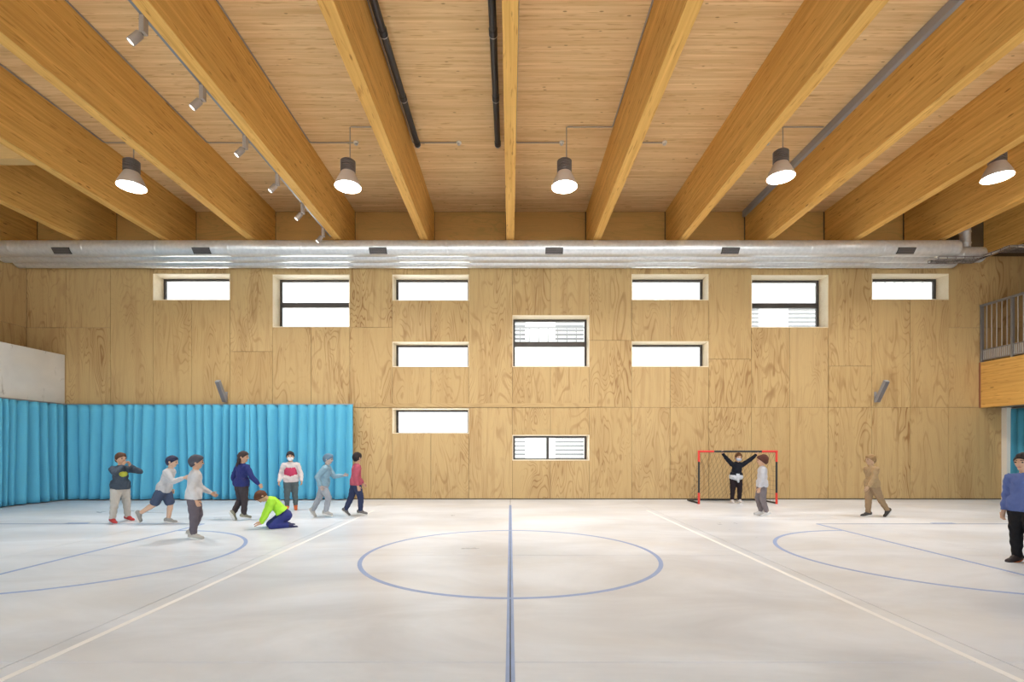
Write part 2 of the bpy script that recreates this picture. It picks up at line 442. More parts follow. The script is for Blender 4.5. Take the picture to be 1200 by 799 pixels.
RD = 0.45                                        # reveal depth
for n, (x0, x1, y0, y1, dbl) in enumerate(WINS):
    X0, X1, Z0, Z1 = bx(x0), bx(x1), bz(y1), bz(y0)
    root = empty('window_%d' % (n + 1), ((X0 + X1) / 2, D, Z0)); tag(root, kind='structure')
    iv = Matrix.Translation(-root.location)
    def wp(mb, name, mat, par=root):
        mb.v = [tuple(Vector(v) - root.location) for v in mb.v]
        return mb.build(name, mat, par)
    t = 0.018
    wp(MB().box(X0, X0 + t, D - 0.021, D + RD, Z0, Z1), 'reveal_board', M['reveal'])
    wp(MB().box(X1 - t, X1, D - 0.021, D + RD, Z0, Z1), 'reveal_board', M['reveal'])
    wp(MB().box(X0 + t, X1 - t, D - 0.021, D + RD, Z1 - t, Z1), 'reveal_board', M['reveal'])
    wp(MB().box(X0 + t, X1 - t, D - 0.021, D + RD, Z0, Z0 + t), 'sill_board', M['reveal'])
    a0, a1, c0, c1 = X0 + t, X1 - t, Z0 + t, Z1 - t
    fy0, fy1 = D + RD - 0.10, D + RD - 0.03
    fw = 0.055
    fr = MB()
    fr.box(a0, a0 + fw, fy0, fy1, c0, c1); fr.box(a1 - fw, a1, fy0, fy1, c0, c1)
    fr.box(a0 + fw, a1 - fw, fy0, fy1, c1 - fw, c1); fr.box(a0 + fw, a1 - fw, fy0, fy1, c0, c0 + 0.03)
    fo = wp(fr, 'window_frame', M['frame'])
    if dbl:
        zm = (c0 + c1) / 2
        wp(MB().box(a0 + fw, a1 - fw, fy0 - 0.02, fy1, zm - 0.075, zm + 0.055), 'transom', M['frame'])
        wp(MB().box(a0 + fw, a1 - fw, fy0 + 0.03, fy0 + 0.042, zm + 0.055, c1 - fw), 'pane', M['glass'])
        wp(MB().box(a0 + fw, a1 - fw, fy0 + 0.03, fy0 + 0.042, c0 + 0.03, zm - 0.075), 'pane', M['glass'])
    else:
        if n == 10:
            xm = bx(643); wp(MB().box(xm - 0.035, xm + 0.035, fy0, fy1, c0 + 0.03, c1 - fw), 'mullion', M['frame'])
            wp(MB().box(a0 + fw, xm - 0.035, fy0 + 0.03, fy0 + 0.042, c0 + 0.03, c1 - fw), 'pane', M['glass'])
            wp(MB().box(xm + 0.035, a1 - fw, fy0 + 0.03, fy0 + 0.042, c0 + 0.03, c1 - fw), 'pane', M['glass'])
        else:
            wp(MB().box(a0 + fw, a1 - fw, fy0 + 0.03, fy0 + 0.042, c0 + 0.03, c1 - fw), 'pane', M['glass'])

# ------------------------------------------------------------------ side walls, front wall, ceiling
wl = empty('wall_left'); tag(wl, 'left wall with plywood above a pale concrete plinth', 'wall', kind='structure')
MB().box(XL - 0.3, XL - 0.021, YF - 0.3, D + 0.45, 0, ZC).build('wall_core', M['core'], wl)
CX = -11.72; CZ = 3.80
MB().box(XL - 0.02, CX, YF, D - 0.024, 0.0, CZ).build('concrete_plinth', M['concrete_wall'], wl, bevel=0.01)
y = D - 0.025
while y > YF + 0.2:
    y0 = max(YF, y - 1.15)
    for (z0, z1) in ((CZ + 0.004, bz(384) - 0.004), (bz(384) + 0.004, ZC - 0.01)):
        MB().box(XL - 0.02, XL, y0 + 0.004, y - 0.004, z0, z1).build('plywood_panel', M['ply'], wl)
    y = y0
wr = empty('wall_right'); tag(wr, 'plywood right wall behind the gallery', 'wall', kind='structure')
MB().box(XR, XR + 0.3, YF - 0.3, D + 0.45, 0, ZC).build('wall_core', M['core'], wr)
y = D - 0.025
while y > YF + 0.2:
    y0 = max(YF, y - 1.15)
    for (z0, z1) in ((0.02, 2.4), (3.64, ZC - 0.01)):
        MB().box(XR - 0.02, XR - 0.001, y0 + 0.004, y - 0.004, z0, z1).build('plywood_panel', M['ply'], wr)
    y = y0
wf = empty('wall_front'); tag(wf, 'largely glazed wall behind the camera', 'wall', kind='structure')
mf = MB()
mf.box(XL, XR, YF - 0.25, YF, 0, 0.25); mf.box(XL, XR, YF - 0.25, YF, 5.0, ZC)
mf.box(XL, -12.0, YF - 0.25, YF, 0.25, 5.0); mf.box(12.0, XR, YF - 0.25, YF, 0.25, 5.0)
mf.build('wall_core', M['ply'], wf)
for i in range(-6, 7):
    if i == 0: continue
    MB().box(i * 2.0 - 0.06 + (0.0), i * 2.0 + 0.06, YF - 0.2, YF - 0.05, 0.25, 5.0).build('mullion', M['frame'], wf)
MB().box(-12.0, 12.0, YF - 0.18, YF - 0.07, 3.0, 3.12).build('transom', M['frame'], wf)
for i in range(-6, 6):
    for (z0, z1) in ((0.26, 2.99), (3.13, 4.99)):
        MB().box(i * 2.0 + 0.061, i * 2.0 + 1.939, YF - 0.13, YF - 0.118, z0, z1).build('pane', M['glass'], wf)

ceil = empty('ceiling', (0, 0, 0)); tag(ceil, 'pine board ceiling above the glulam beams', 'ceiling', kind='structure')
MB().box(XL - 0.3, XR + 0.3, YF - 0.3, D + 0.45, ZC + 0.03, ZC + 0.25).build('roof_deck', M['core'], ceil)
y = D; k = 0
bw_ = 0.135
while y > YF - 0.2:
    dz = random.uniform(-0.0015, 0.0015)
    MB().box(XL, XR, y - bw_ + random.choice((0.0014, 0.0018, 0.004)), y - 0.0014, ZC + dz, ZC + 0.028).build('ceiling_board', M['board'], ceil)
    y -= bw_

# ------------------------------------------------------------------ glulam beams
ordn = {1: 'first', 2: 'second', 3: 'third', 4: 'fourth', 5: 'fifth', 6: 'sixth', 7: 'seventh'}
for i in range(-6, 8):
    x = i * BS
    if i == 0: lab = 'deep glulam roof beam seen end on in the middle of the ceiling'
    else: lab = 'deep glulam roof beam, %s one to the %s of the middle beam' % (ordn[abs(i)], 'left' if i < 0 else 'right')
    root = MB().box(-BW / 2, BW / 2, YF + 0.02, D - 0.032, ZB, ZC - 0.004)
    o = root.build('roof_beam', M['beam'], None, bevel=0.006); o.location = (x, 0, 0)
    tag(o, lab, 'beam', 'glulam roof beams')
o = MB().box(-5 * BS + BW / 2 + 0.003, -4 * BS - BW / 2 - 0.003, 8.63, 8.83, ZB + 0.002, ZC - 0.01).build('cross_beam', plywood('cross_timber', (0.66, 0.44, 0.19), (0.4, 0.2, 0.06), (0.1, 1, 1), 0.4))
tag(o, 'short cross timber bridging two beams at the left edge of the ceiling', 'beam')

# ------------------------------------------------------------------ ducts along the back wall
DUCTS = [(12.0, XL + 0.01, 10.82, 'nearest of three galvanised round ducts under the beams, with dark air grilles'),
         (12.4, XL + 0.01, 11.80, 'middle of three galvanised round ducts running along the back wall'),
         (12.78, XL + 0.01, 11.45, 'galvanised round duct closest to the back wall above the windows')]
DZ = 6.19; DR = 0.186
for n, (dy, x0, x1, lab) in enumerate(DUCTS):
    root = empty('air_duct', ((x0 + x1) / 2, dy, DZ)); tag(root, lab, 'duct', 'ceiling air ducts')
    rot = Matrix.Rotation(PI / 2, 4, 'Y')
    L_ = (x1 - x0) / 2
    MB().lathe([(DR * 0.9, -L_), (DR, -L_ + 0.02), (DR, L_ - 0.02), (DR * 0.9, L_)], 40, rot).build('duct_tube', M['duct'], root, smooth=True)
    xj = x0 + 0.7 + 0.5 * n
    while xj < x1 - 0.2:
        c = xj - (x0 + x1) / 2
        MB().lathe([(DR, c - 0.03), (DR + 0.004, c - 0.022), (DR + 0.004, c + 0.022), (DR, c + 0.03)], 40, rot, False, False).build('joint_band', M['duct'], root, smooth=True)
        xj += 1.75
    if n == 0:
        for gpx in (72, 236, 443, 649.5, 856, 1062):
            gx = wx(gpx, 11.85) - (x0 + x1) / 2
            a = math.radians(38)
            R = Matrix.Translation((gx, 0, 0)) @ Matrix.Rotation(a, 4, 'X')
            g = MB().box(-0.21, 0.21, -DR - 0.008, -DR + 0.03, -0.075, 0.075)
            g.v = [tuple(R @ Vector(v)) for v in g.v]
            go = g.build('air_grille', M['dark'], root)
            for q in range(4):
                zz = -0.054 + q * 0.036
                sl = MB().box(-0.195, 0.195, -DR - 0.014, -DR - 0.006, zz - 0.006, zz + 0.006)
                sl.v = [tuple(R @ Vector(v)) for v in sl.v]
                sl.build('grille_blade', M['heat'], go)
    # hanger straps up to the beams
    for i in range(-5, 6, 2):
        hx = i * BS - (x0 + x1) / 2
        if x0 < i * BS < x1:
            MB().box(hx - 0.012, hx + 0.012, -0.003, 0.003, DR - 0.01, ZB - DZ).build('hanger_strap', M['duct'], root)
# riser with joint rings
rx = wx(1131, 12.4)
rz0 = 0.17; md = [o for o in COL.objects if o.name == 'air_duct.001'][0]
root = MB().lathe([(0.11, rz0), (0.11, ZC - DZ - 0.01)], 28).build('riser', M['duct'], md, smooth=True)
root.location = (rx - md.location.x, 0, 0); riser = root
for q in range(4):
    zq = rz0 + 0.08 + q * 0.28
    MB().lathe([(0.11, zq), (0.121, zq + 0.015), (0.121, zq + 0.04), (0.11, zq + 0.055)], 28, None, False, False).build('joint_band', M['duct'], root, smooth=True)

# wire basket tray with cables at the right end
root = empty('cable_tray', (10.9, 12.15, 6.0)); tag(root, 'wire basket cable tray climbing to the right beyond the duct ends', 'cable tray')
path = [Vector((10.3, 12.05, 5.90)), Vector((11.35, 12.05, 5.90)), Vector((12.0, 12.05, 6.17)), Vector((15.9, 12.05, 6.17))]
def off(pts, dy, dz): return [Vector((p.x, p.y + dy, p.z + dz)) - root.location for p in pts]
for (dy, dz) in ((-0.15, 0.06), (-0.15, 0), (-0.09, 0), (-0.03, 0), (0.03, 0), (0.09, 0), (0.15, 0), (0.15, 0.06)):
    MB().tube(off(path, dy, dz), 0.008, 6).build('tray_wire', M['heat'], root)
def along(pts, step):
    out = []
    for a, b in zip(pts, pts[1:]):
        n = max(1, int((b - a).length / step))
        out += [a.lerp(b, i / n) for i in range(n)]
    return out
rungs = [p for p in along(path, 0.2)]
for p in rungs:
    q = p - root.location
    MB().tube([q + Vector((0, -0.15, 0.06)), q + Vector((0, -0.15, 0)), q + Vector((0, 0.15, 0)), q + Vector((0, 0.15, 0.06))], 0.009, 5).build('tray_rung', M['heat'], root)
cabl = [('grey cable hanging in loops along the front of the basket tray', -0.12, 0.10, M['greylight']), ('pale cable sagging along the middle of the basket tray', -0.04, 0.13, M['white']), ('dark cable lying at the back of the basket tray', 0.07, 0.02, M['dark'])]
for ci, (lab, dy, sag, mt) in enumerate(cabl):
    pts = []
    for k2, p in enumerate(along(path, 0.12)):
        s = math.sin(k2 * 0.9 + ci) * 0.5 + 0.5
        pts.append(Vector((p.x, p.y + dy + 0.02 * math.sin(k2), p.z + 0.022 + ci * 0.0 + sag * 0.5 * s)))
    o = MB().tube(pts, 0.018, 8).build('cable', mt, None, smooth=True)
    tag(o, lab, 'cable')

# ------------------------------------------------------------------ conduits, detectors, trunking, black pipes
for i in range(-6, 7):
    xb = i * BS + BW / 2 + 0.018; xc = i * BS + BS / 2; yd = 10.06
    side = 'middle beam' if i == 0 else '%s beam %s of the middle' % (ordn[abs(i)], 'left' if i < 0 else 'right')
    o = MB().tube([(xb, YF + 0.05, ZC - 0.025), (xb, yd - 0.03, ZC - 0.025), (xb + 0.03, yd, ZC - 0.025), (xc, yd, ZC - 0.025)], 0.0125, 8).build('detector_conduit', M['conduit'], None, smooth=True)
    tag(o, 'thin conduit along the ceiling on the right of the %s' % side, 'conduit', 'ceiling conduits')
    r2 = empty('smoke_detector', (xc, yd, ZC - 0.03)); tag(r2, 'small white ceiling detector in the bay right of the %s' % side, 'detector', 'ceiling detectors')
    MB().lathe([(0.035, -0.012), (0.05, -0.005), (0.05, 0.022), (0.04, 0.026)], 16).build('detector_base', M['white'], r2, smooth=True)
    MB().lathe([(0.012, -0.045), (0.032, -0.038), (0.034, -0.012)], 16).build('sensor_head', M['greylight'], r2, smooth=True)
o = MB().box(-0.04, 0.04, 4.0, D - 0.04, -0.075, 0.075).build('cable_trunking', M['trunk'], None, bevel=0.004)
o.location = (3 * BS - BW / 2 - 0.042, 0, ZC - 0.085)
tag(o, 'grey cable trunking along the top of the third beam right of the middle', 'cable trunking')
for px0, lab in ((-1.85, 'black ceiling pipe beside the first beam left of the middle beam'), (-0.25, 'black ceiling pipe close to the left side of the middle beam')):
    root = empty('ceiling_pipe', (px0, 9.94, 7.40)); tag(root, lab, 'pipe', 'black ceiling pipes')
    MB().tube([(0, YF - 9.9, 0), (0, -0.06, 0), (0, -0.02, 0), (0, 0.0, 0)], [0.055, 0.055, 0.048, 0.03], 20).build('pipe', M['black'], root, smooth=True)
    for yy in (-9.0, -7.6, -6.2, -4.8, -2.75, -1.4, -0.12):
        c = MB().tube([(0, yy - 0.05, 0), (0, yy + 0.05, 0)], 0.062, 20).build('coupling', M['black'], root, smooth=True)
        MB().tube([(0, yy + 0.05, 0), (0, yy + 0.062, 0)], 0.0635, 20).build('clamp_ring', M['greylight'], c, smooth=True)
        MB().tube([(0, yy, 0.05), (0, yy, ZC - 7.40 - 0.004)], 0.008, 6).build('hanger_rod', M['grey'], root)

# ------------------------------------------------------------------ pendant lamps
def make_pendant():
    root = empty('pendant_lamp', (0, 0, 0))
    # origin: centre of the light opening
    MB().lathe([(0.245, 0.0), (0.25, 0.012), (0.235, 0.06), (0.19, 0.16), (0.15, 0.235), (0.13, 0.28)], 36, None, False, True).build('lamp_shade', M['alu'], root, smooth=True)
    MB().lathe([(0.0, 0.0), (0.24, 0.004), (0.24, 0.012)], 36, None, False, False).build('diffuser', M['led'], root, smooth=True)
    hs = MB().lathe([(0.115, 0.281), (0.115, 0.50), (0.10, 0.525)], 24).build('heat_sink', M['heat'], root, smooth=True)
    for k in range(6):
        z = 0.295 + k * 0.036
        MB().lathe([(0.115, z), (0.142, z + 0.003), (0.142, z + 0.018), (0.115, z + 0.021)], 24, None, False, False).build('cooling_fin', M['heat'], hs, smooth=True)
    return root
lamp_specs = [(-7.315, 6.39, 'first from the left'), (-3.135, 6.39, 'second from the left'), (1.045, 6.39, 'third from the left'),
              (5.225, 6.57, 'second from the right, beside grey trunking'), (9.405, 6.57, 'first from the right')]
proto = None
LY = 9.56
for (x, z, lab) in lamp_specs:
    if proto is None: proto = make_pendant(); r = proto
    else: r = copy_tree(proto)
    r.location = (x, LY, z)
    tag(r, 'bell shaped metal pendant lamp with glowing face, %s' % lab, 'lamp', 'pendant lamps under the ceiling')
for (x, z, lab), r in zip(lamp_specs, [o for o in COL.objects if o.name.startswith('pendant_lamp')]):
    top = ZC - z - 0.03
    MB().tube([(0.04, 0, 0.52), (0.04, 0, top)], 0.011, 8).build('hanging_rod', M['conduit'], r)
    a = bpy.data.lights.new('lamp_light', 'AREA'); a.shape = 'DISK'; a.size = 0.46; a.energy = PENDANT_WATT; a.spread = math.radians(140); a.color = (1.0, 0.975, 0.94)
    ao = bpy.data.objects.new('lamp_light', a); ao.location = (0, 0, -0.012); ao.parent = r; COL.objects.link(ao)
    xe = x + BS / 2 - BW / 2 - 0.02
    if abs(x - 5.225) < 0.01: pts = [(x + 0.055, LY, ZC - 0.028), (6.05, LY, ZC - 0.028)]
    else: pts = [(x + 0.055, LY, ZC - 0.028), (xe - 0.02, LY, ZC - 0.028), (xe, LY - 0.03, ZC - 0.028), (xe, YF + 0.05, ZC - 0.028)]
    c = MB().tube(pts, 0.0125, 8).build('lamp_conduit', M['conduit'], None, smooth=True)
    tag(c, 'thin ceiling conduit feeding the pendant lamp %s' % lab, 'conduit', 'lamp feed conduits')

# ------------------------------------------------------------------ track spotlights
TX = -2 * BS - BW / 2 - 0.045
root = empty('light_track', (TX, 0, 6.45)); tag(root, 'dark lighting track along the lower left edge of a roof beam', 'light track')
MB().box(-0.02, 0.02, 0.2, 11.9, -0.02, 0.02).build('track_rail', M['grey'], root)
for yy in (1.0, 3.5, 6.3, 8.6, 10.9):
    MB().box(0.02, 0.044, yy, yy + 0.06, -0.015, 0.015).build('track_bracket', M['grey'], root)
sp_lab = ['nearest the camera and largest', 'second from the camera', 'third from the camera', 'fourth from the camera', 'fifth from the camera', 'sixth and farthest, just above the ducts']
sproto = None
for k in range(6):
    yy = 5.83 + 1.12 * k
    if sproto is None:
        r = sproto = empty('track_spotlight')
        MB().box(-0.03, 0.03, -0.04, 0.04, -0.20, -0.0).build('driver_box', M['spotgrey'], r, bevel=0.006)
        MB().tube([(-0.03, 0, -0.19), (-0.05, 0, -0.225)], 0.028, 12).build('swivel_joint', M['dark'], r, smooth=True)
        dirv = Vector((-0.55, -0.25, -0.80)).normalized()
        Rm = Matrix.Translation((-0.035, 0, -0.20)) @ dirv.to_track_quat('Z', 'Y').to_matrix().to_4x4()
        MB().lathe([(0.038, 0.0), (0.047, 0.012), (0.047, 0.165), (0.042, 0.165), (0.042, 0.152)], 24, Rm, True, False).build('lamp_head', M['spotgrey'], r, smooth=True)
        MB().lathe([(0.0, 0.153), (0.042, 0.153)], 24, Rm, False, False).build('lens', M['spotface'], r)
    else: r = copy_tree(sproto)
    r.location = (TX, yy, 6.43)
    tag(r, 'grey cylinder spotlight on the ceiling track, %s' % sp_lab[k], 'spotlight', 'track spotlights')

# ------------------------------------------------------------------ curtains
def curtain(name, p0, p1, normal, z0, z1, seed, label, amp=0.105, pitch=0.25, mat='curtain'):
    rnd = random.Random(seed)
    p0 = Vector((p0[0], p0[1], 0)); p1 = Vector((p1[0], p1[1], 0)); nrm = Vector((normal[0], normal[1], 0))
    L_ = (p1 - p0).length; t = (p1 - p0).normalized()
    nu = int(L_ / 0.018); rows = 16
    # irregular pleat phase
    ph = [0.0]
    npl = int(L_ / pitch) + 2
    knots = [0.0]
    while knots[-1] < L_ + 1: knots.append(knots[-1] + pitch * rnd.uniform(0.62, 1.38))
    amps = [rnd.uniform(0.55, 1.0) for _ in knots]
    shift = [rnd.uniform(-0.5, 0.5) for _ in knots]
    def phase(u):
        for i in range(len(knots) - 1):
            if u < knots[i + 1]:
                f = (u - knots[i]) / (knots[i + 1] - knots[i]); return i, f
        return len(knots) - 2, 1.0
    root = empty(name, ((p0 + p1) / 2).to_tuple()[:2] + (z0,)); tag(root, label, 'curtain', 'blue curtains')
    vs = []; fs = []
    for r in range(rows + 1):
        v = r / rows                                  # 0 top, 1 bottom
        z = z1 + (z0 - z1) * v
        for c in range(nu + 1):
            u = L_ * c / nu
            uu = u + 0.05 * v * math.sin(u * 1.7 + seed) + 0.03 * v * math.sin(u * 4.1 + 2 * seed)
            i, f = phase(max(0, min(L_, uu)))
            a = amps[i] * (1 - f) + amps[i + 1] * f
            s = math.cos(2 * PI * f)
            s = 2.0 * abs(math.cos(PI * f)) ** 0.9 - 1.0
            d = amp * (0.85 + 0.35 * v) * a * s
            d += 0.018 * v * math.sin(2 * PI * uu / (pitch * 2.6) + seed) + 0.012 * math.sin(uu * 31 + 3 * v + seed) * v
            if r == 0: d *= 0.8
            q = p0 + t * u + nrm * (amp * 1.22 + 0.03 + d)
            vs.append((q.x - root.location.x, q.y - root.location.y, z - z0))
    W_ = nu + 1
    for r in range(rows):
        for c in range(nu):
            a = r * W_ + c; fs.append((a, a + 1, a + W_ + 1, a + W_))
    co = MB().add(vs, fs).build('curtain_cloth', M[mat], root, smooth=True)
    sol = co.modifiers.new('thickness', 'SOLIDIFY'); sol.thickness = 0.004
    # track
    c0 = p0 + nrm * (amp * 1.22 + 0.03); c1 = p1 + nrm * (amp * 1.22 + 0.03)
    tr = MB()
    x0, x1 = sorted((c0.x, c1.x)); y0, y1 = sorted((c0.y, c1.y))
    if abs(t.x) > 0.5: y0 -= 0.015; y1 += 0.015
    else: x0 -= 0.015; x1 += 0.015
    tr.box(x0 - root.location.x, x1 - root.location.x, y0 - root.location.y, y1 - root.location.y, z1 - z0 + 0.001, z1 - z0 + 0.03)
    tr.build('curtain_rail', M['grey'], root)
    return root
CZT = bz(475)
curtain('curtain', (CX, D - 0.32), (CX, 1.2), (1, 0), 0.03, CZT, 3, 'blue pleated curtain along the concrete plinth at the left edge')
curtain('curtain', (CX + 0.015, D - 0.024), (bx(298), D - 0.024), (0, -1), 0.03, CZT, 5, 'wide blue pleated curtain on the back wall, left part behind the running children')
curtain('curtain', (bx(298.4), D - 0.024), (bx(416.5), D - 0.024), (0, -1), 0.03, CZT, 11, 'blue pleated curtain on the back wall, right part ending at bare plywood')

# ------------------------------------------------------------------ gallery at the right
GX = 12.35; GZ0 = 2.41; GZ1 = 3.60
gal = empty('gallery', (14.2, 6.0, GZ0)); tag(gal, 'timber gallery jutting out at the right edge with a deep glulam edge beam', 'gallery')
def gp(mb, name, mat, bevel=0.0):
    mb.v = [tuple(Vector(v) - gal.location) for v in mb.v]; return mb.build(name, mat, gal, bevel=bevel)
gp(MB().box(GX, GX + 0.2, YF + 0.05, D - 0.024, GZ0, GZ1), 'edge_beam', M['beam'], 0.006)
gp(MB().box(GX + 0.2, XR - 0.03, YF + 0.05, D - 0.024, GZ1 - 0.2, GZ1), 'gallery_floor', M['ply_h'])
gp(MB().box(GX + 0.2, XR - 0.03, YF + 0.05, D - 0.024, GZ0 + 0.02, GZ0 + 0.05), 'soffit', M['soffit'])
gp(MB().box(GX - 0.02, GX, D - 0.06, D - 0.024, GZ0, GZ1 - 0.005), 'end_plate', plain('rusty_plate', (0.30, 0.12, 0.06), 0.6))
rail = empty('guard_rail', (GX + 0.03, D - 0.03, GZ1 + 0.001)); tag(rail, 'grey metal guard rail with thin balusters on the gallery edge', 'railing')
RT = bz(358) - GZ1; 
MB().box(-0.04, 0.03, -8.0, -0.005, RT - 0.05, RT).build('top_rail', M['grey'], rail)
MB().box(-0.012, 0.012, -8.0, -0.05, 0.04, 0.065).build('bottom_rail', M['grey'], rail)
MB().box(-0.012, 0.012, -8.0, -0.05, 0.30, 0.325).build('middle_rail', M['grey'], rail)
for k in range(11):
    yy = -0.03 - 0.79 * k
    MB().box(-0.03, 0.03, yy - 0.025, yy + 0.025, 0.0, RT - 0.05).build('post', M['grey'], rail)
    if k < 10:
        for q in range(1, 6):
            yb = yy - 0.79 * q / 6
            MB().box(-0.008, 0.008, yb - 0.008, yb + 0.008, 0.325, RT - 0.05).build('baluster', M['greylight'], rail)
        for q in range(1, 16):
            yb = yy - 0.79 * q / 16
            MB().box(-0.006, 0.006, yb - 0.014, yb + 0.014, 0.065, 0.30).build('kick_slat', M['greylight'], rail)
o = MB().box(bx(1172.5), bx(1178), D - 0.16, D - 0.024, 0.0, GZ0).build('trim_1', M['white']); tag(o, kind='structure')
curtain('curtain', (13.16, D - 0.05), (13.16, 7.0), (-1, 0), 0.03, GZ0 - 0.04, 21, 'blue curtain with painted-in shade hanging under the gallery at the right edge', pitch=0.16, amp=0.05, mat='curtain_shaded')

# ------------------------------------------------------------------ wall mounted column speakers
for px, nm in ((266, 'left, above the blue curtain'), (1025, 'right, above bare plywood')):
    X = bx(px); Z = bz(460)
    r = empty('column_speaker', (X, D - 0.022, Z)); tag(r, 'slim grey column loudspeaker tilted down on the back wall, %s' % nm, 'speaker', 'wall loudspeakers')
    Rm = Matrix.Translation((0, -0.24, 0)) @ Matrix.Rotation(math.radians(34), 4, 'X')
    for (nm2, b, mt) in (('cabinet', (-0.055, 0.055, -0.035, 0.06, -0.30, 0.30), M['trunk']), ('grille', (-0.048, 0.048, -0.041, -0.036, -0.29, 0.29), M['heat'])):
        mb = MB().box(*b); mb.v = [tuple(Rm @ Vector(v)) for v in mb.v]; mb.build(nm2, mt, r, bevel=0.004)
    MB().box(-0.03, 0.03, -0.012, 0.0, -0.26, 0.02).build('wall_plate', M['trunk'], r)
    MB().tube([(0, -0.008, -0.12), (0, -0.17, -0.06)], 0.016, 10).build('arm', M['trunk'], r)

# ------------------------------------------------------------------ goal
GY0 = 11.95; GY1 = 12.70; gx0 = wx(819, GY0); gx1 = wx(910, GY0); GH = 1.27
goal = empty('small_goal', ((gx0 + gx1) / 2, GY0, 0)); tag(goal, 'small black goal with red corners and a dark net by the back wall', 'goal')
hw = (gx1 - gx0) / 2; tr_ = 0.024
def gtube(pts, mat, name, r=tr_): return MB().tube(pts, r, 12).build(name, mat, goal, smooth=True)
for s in (-1, 1):
    gtube([(s * hw, 0, 0.0), (s * hw, 0, 0.27)], M['red'], 'red_foot_sleeve', tr_ + 0.003)
    gtube([(s * hw, 0, 0.27), (s * hw, 0, GH - 0.25)], M['blacktube'], 'post')
    gtube([(s * hw, 0, GH - 0.25), (s * hw, 0, GH), (s * (hw - 0.001), 0, GH + 0.001)], M['red'], 'red_corner_post', tr_ + 0.003)
    gtube([(s * (hw + 0.02), 0, GH), (s * (hw - 0.36), 0, GH)], M['red'], 'red_corner_bar', tr_ + 0.003)
    gtube([(s * hw, 0.03, 0.024), (s * hw, GY1 - GY0, 0.024)], M['blacktube'], 'base_bar', 0.02)
gtube([(-hw + 0.36, 0, GH), (hw - 0.36, 0, GH)], M['blacktube'], 'crossbar')
gtube([(-hw, GY1 - GY0, 0.024), (hw, GY1 - GY0, 0.024)], M['blacktube'], 'rear_bar', 0.02)
net = MB(); DB = GY1 - GY0
def netp(u, v):                      # u along width, v from bar to rear ground
    sagx = 0.03 * math.sin(v * PI) * math.sin(u * 9)
    return Vector((-hw + 2 * hw * u + sagx, DB * (v ** 1.25) , GH * (1 - v) + 0.03 - 0.06 * math.sin(PI * v)))
NU, NV = 17, 11
for a in range(NU + 1):              # diamond mesh
    for sgn in (1, -1):
        pts = []
        for b in range(NV + 1):
            u = (a + sgn * b * 0.5 * 1.0) / NU
            if 0 <= u <= 1: pts.append(netp(u, b / NV))
        if len(pts) > 1: net.tube(pts, 0.0028, 4)
for s in (-1, 1):                    # side panels
    for b in range(1, NV):
        v = b / NV
        e = netp(0 if s < 0 else 1, v); net.tube([(s * hw, 0.0, e.z), (s * hw, max(e.y, 0.02), e.z)], 0.0028, 4)
    for q in range(1, 5):
        y = DB * q / 5; v = (q / 5) ** 0.8
        net.tube([(s * hw, y, 0.03), (s * hw, y, netp(0, v).z)], 0.0028, 4)
no = net.build('goal_net', M['net'], goal); no['kind'] = 'stuff'

# ------------------------------------------------------------------ outside: paving and the pale building across the street
o = MB().box(-60, 60, D + 0.5, 80, -0.25, -0.02).build('ground', M['ground']); tag(o, kind='structure')
o = MB().box(-60, 60, -60, YF - 0.3, -0.25, -0.02).build('ground', M['ground']); tag(o, kind='structure')
bl = empty('neighbour_building', (9, 27, 0)); tag(bl, 'pale building with grey shutters glimpsed through the right hand windows', 'building')
MB().box(-11, 16, 0.3, 8, 0, 10.5).build('facade', M['facade'], bl)
MB().box(-11.3, 16.3, -0.1, 8, 10.5, 10.75).build('roof_edge', M['facade'], bl)
for fl in range(3):
    for q in range(8):
        x = -9.8 + q * 3.2; z = 0.4 + fl * 3.4
        wnd = MB().box(x, x + 1.7, 0.2, 0.31, z, z + 2.2).build('shutter_frame', M['facade'], bl)
        for k2 in range(9):
            MB().box(x + 0.08, x + 1.62, 0.14, 0.2, z + 0.1 + k2 * 0.23, z + 0.2 + k2 * 0.23).build('shutter_slat', M['shutter'], wnd)
    rb = MB()
    MB().box(-11, 16, -0.6, 0.3, 3.2 + fl * 3.4, 3.35 + fl * 3.4).build('balcony_slab', M['facade'], bl)
    for q in range(54):
        rb.box(-11 + q * 0.5, -10.96 + q * 0.5, -0.58, -0.54, 3.35 + fl * 3.4, 4.35 + fl * 3.4)
    rb.box(-11, 16, -0.6, -0.52, 4.35 + fl * 3.4, 4.42 + fl * 3.4)
    rb.build('balcony_railing', M['shutter'], bl)

# ------------------------------------------------------------------ children playing
BAKE = []          # (object, material, extra vertices, extra faces) turned into one plain mesh each at the end
def V3(*a): return Vector(a)

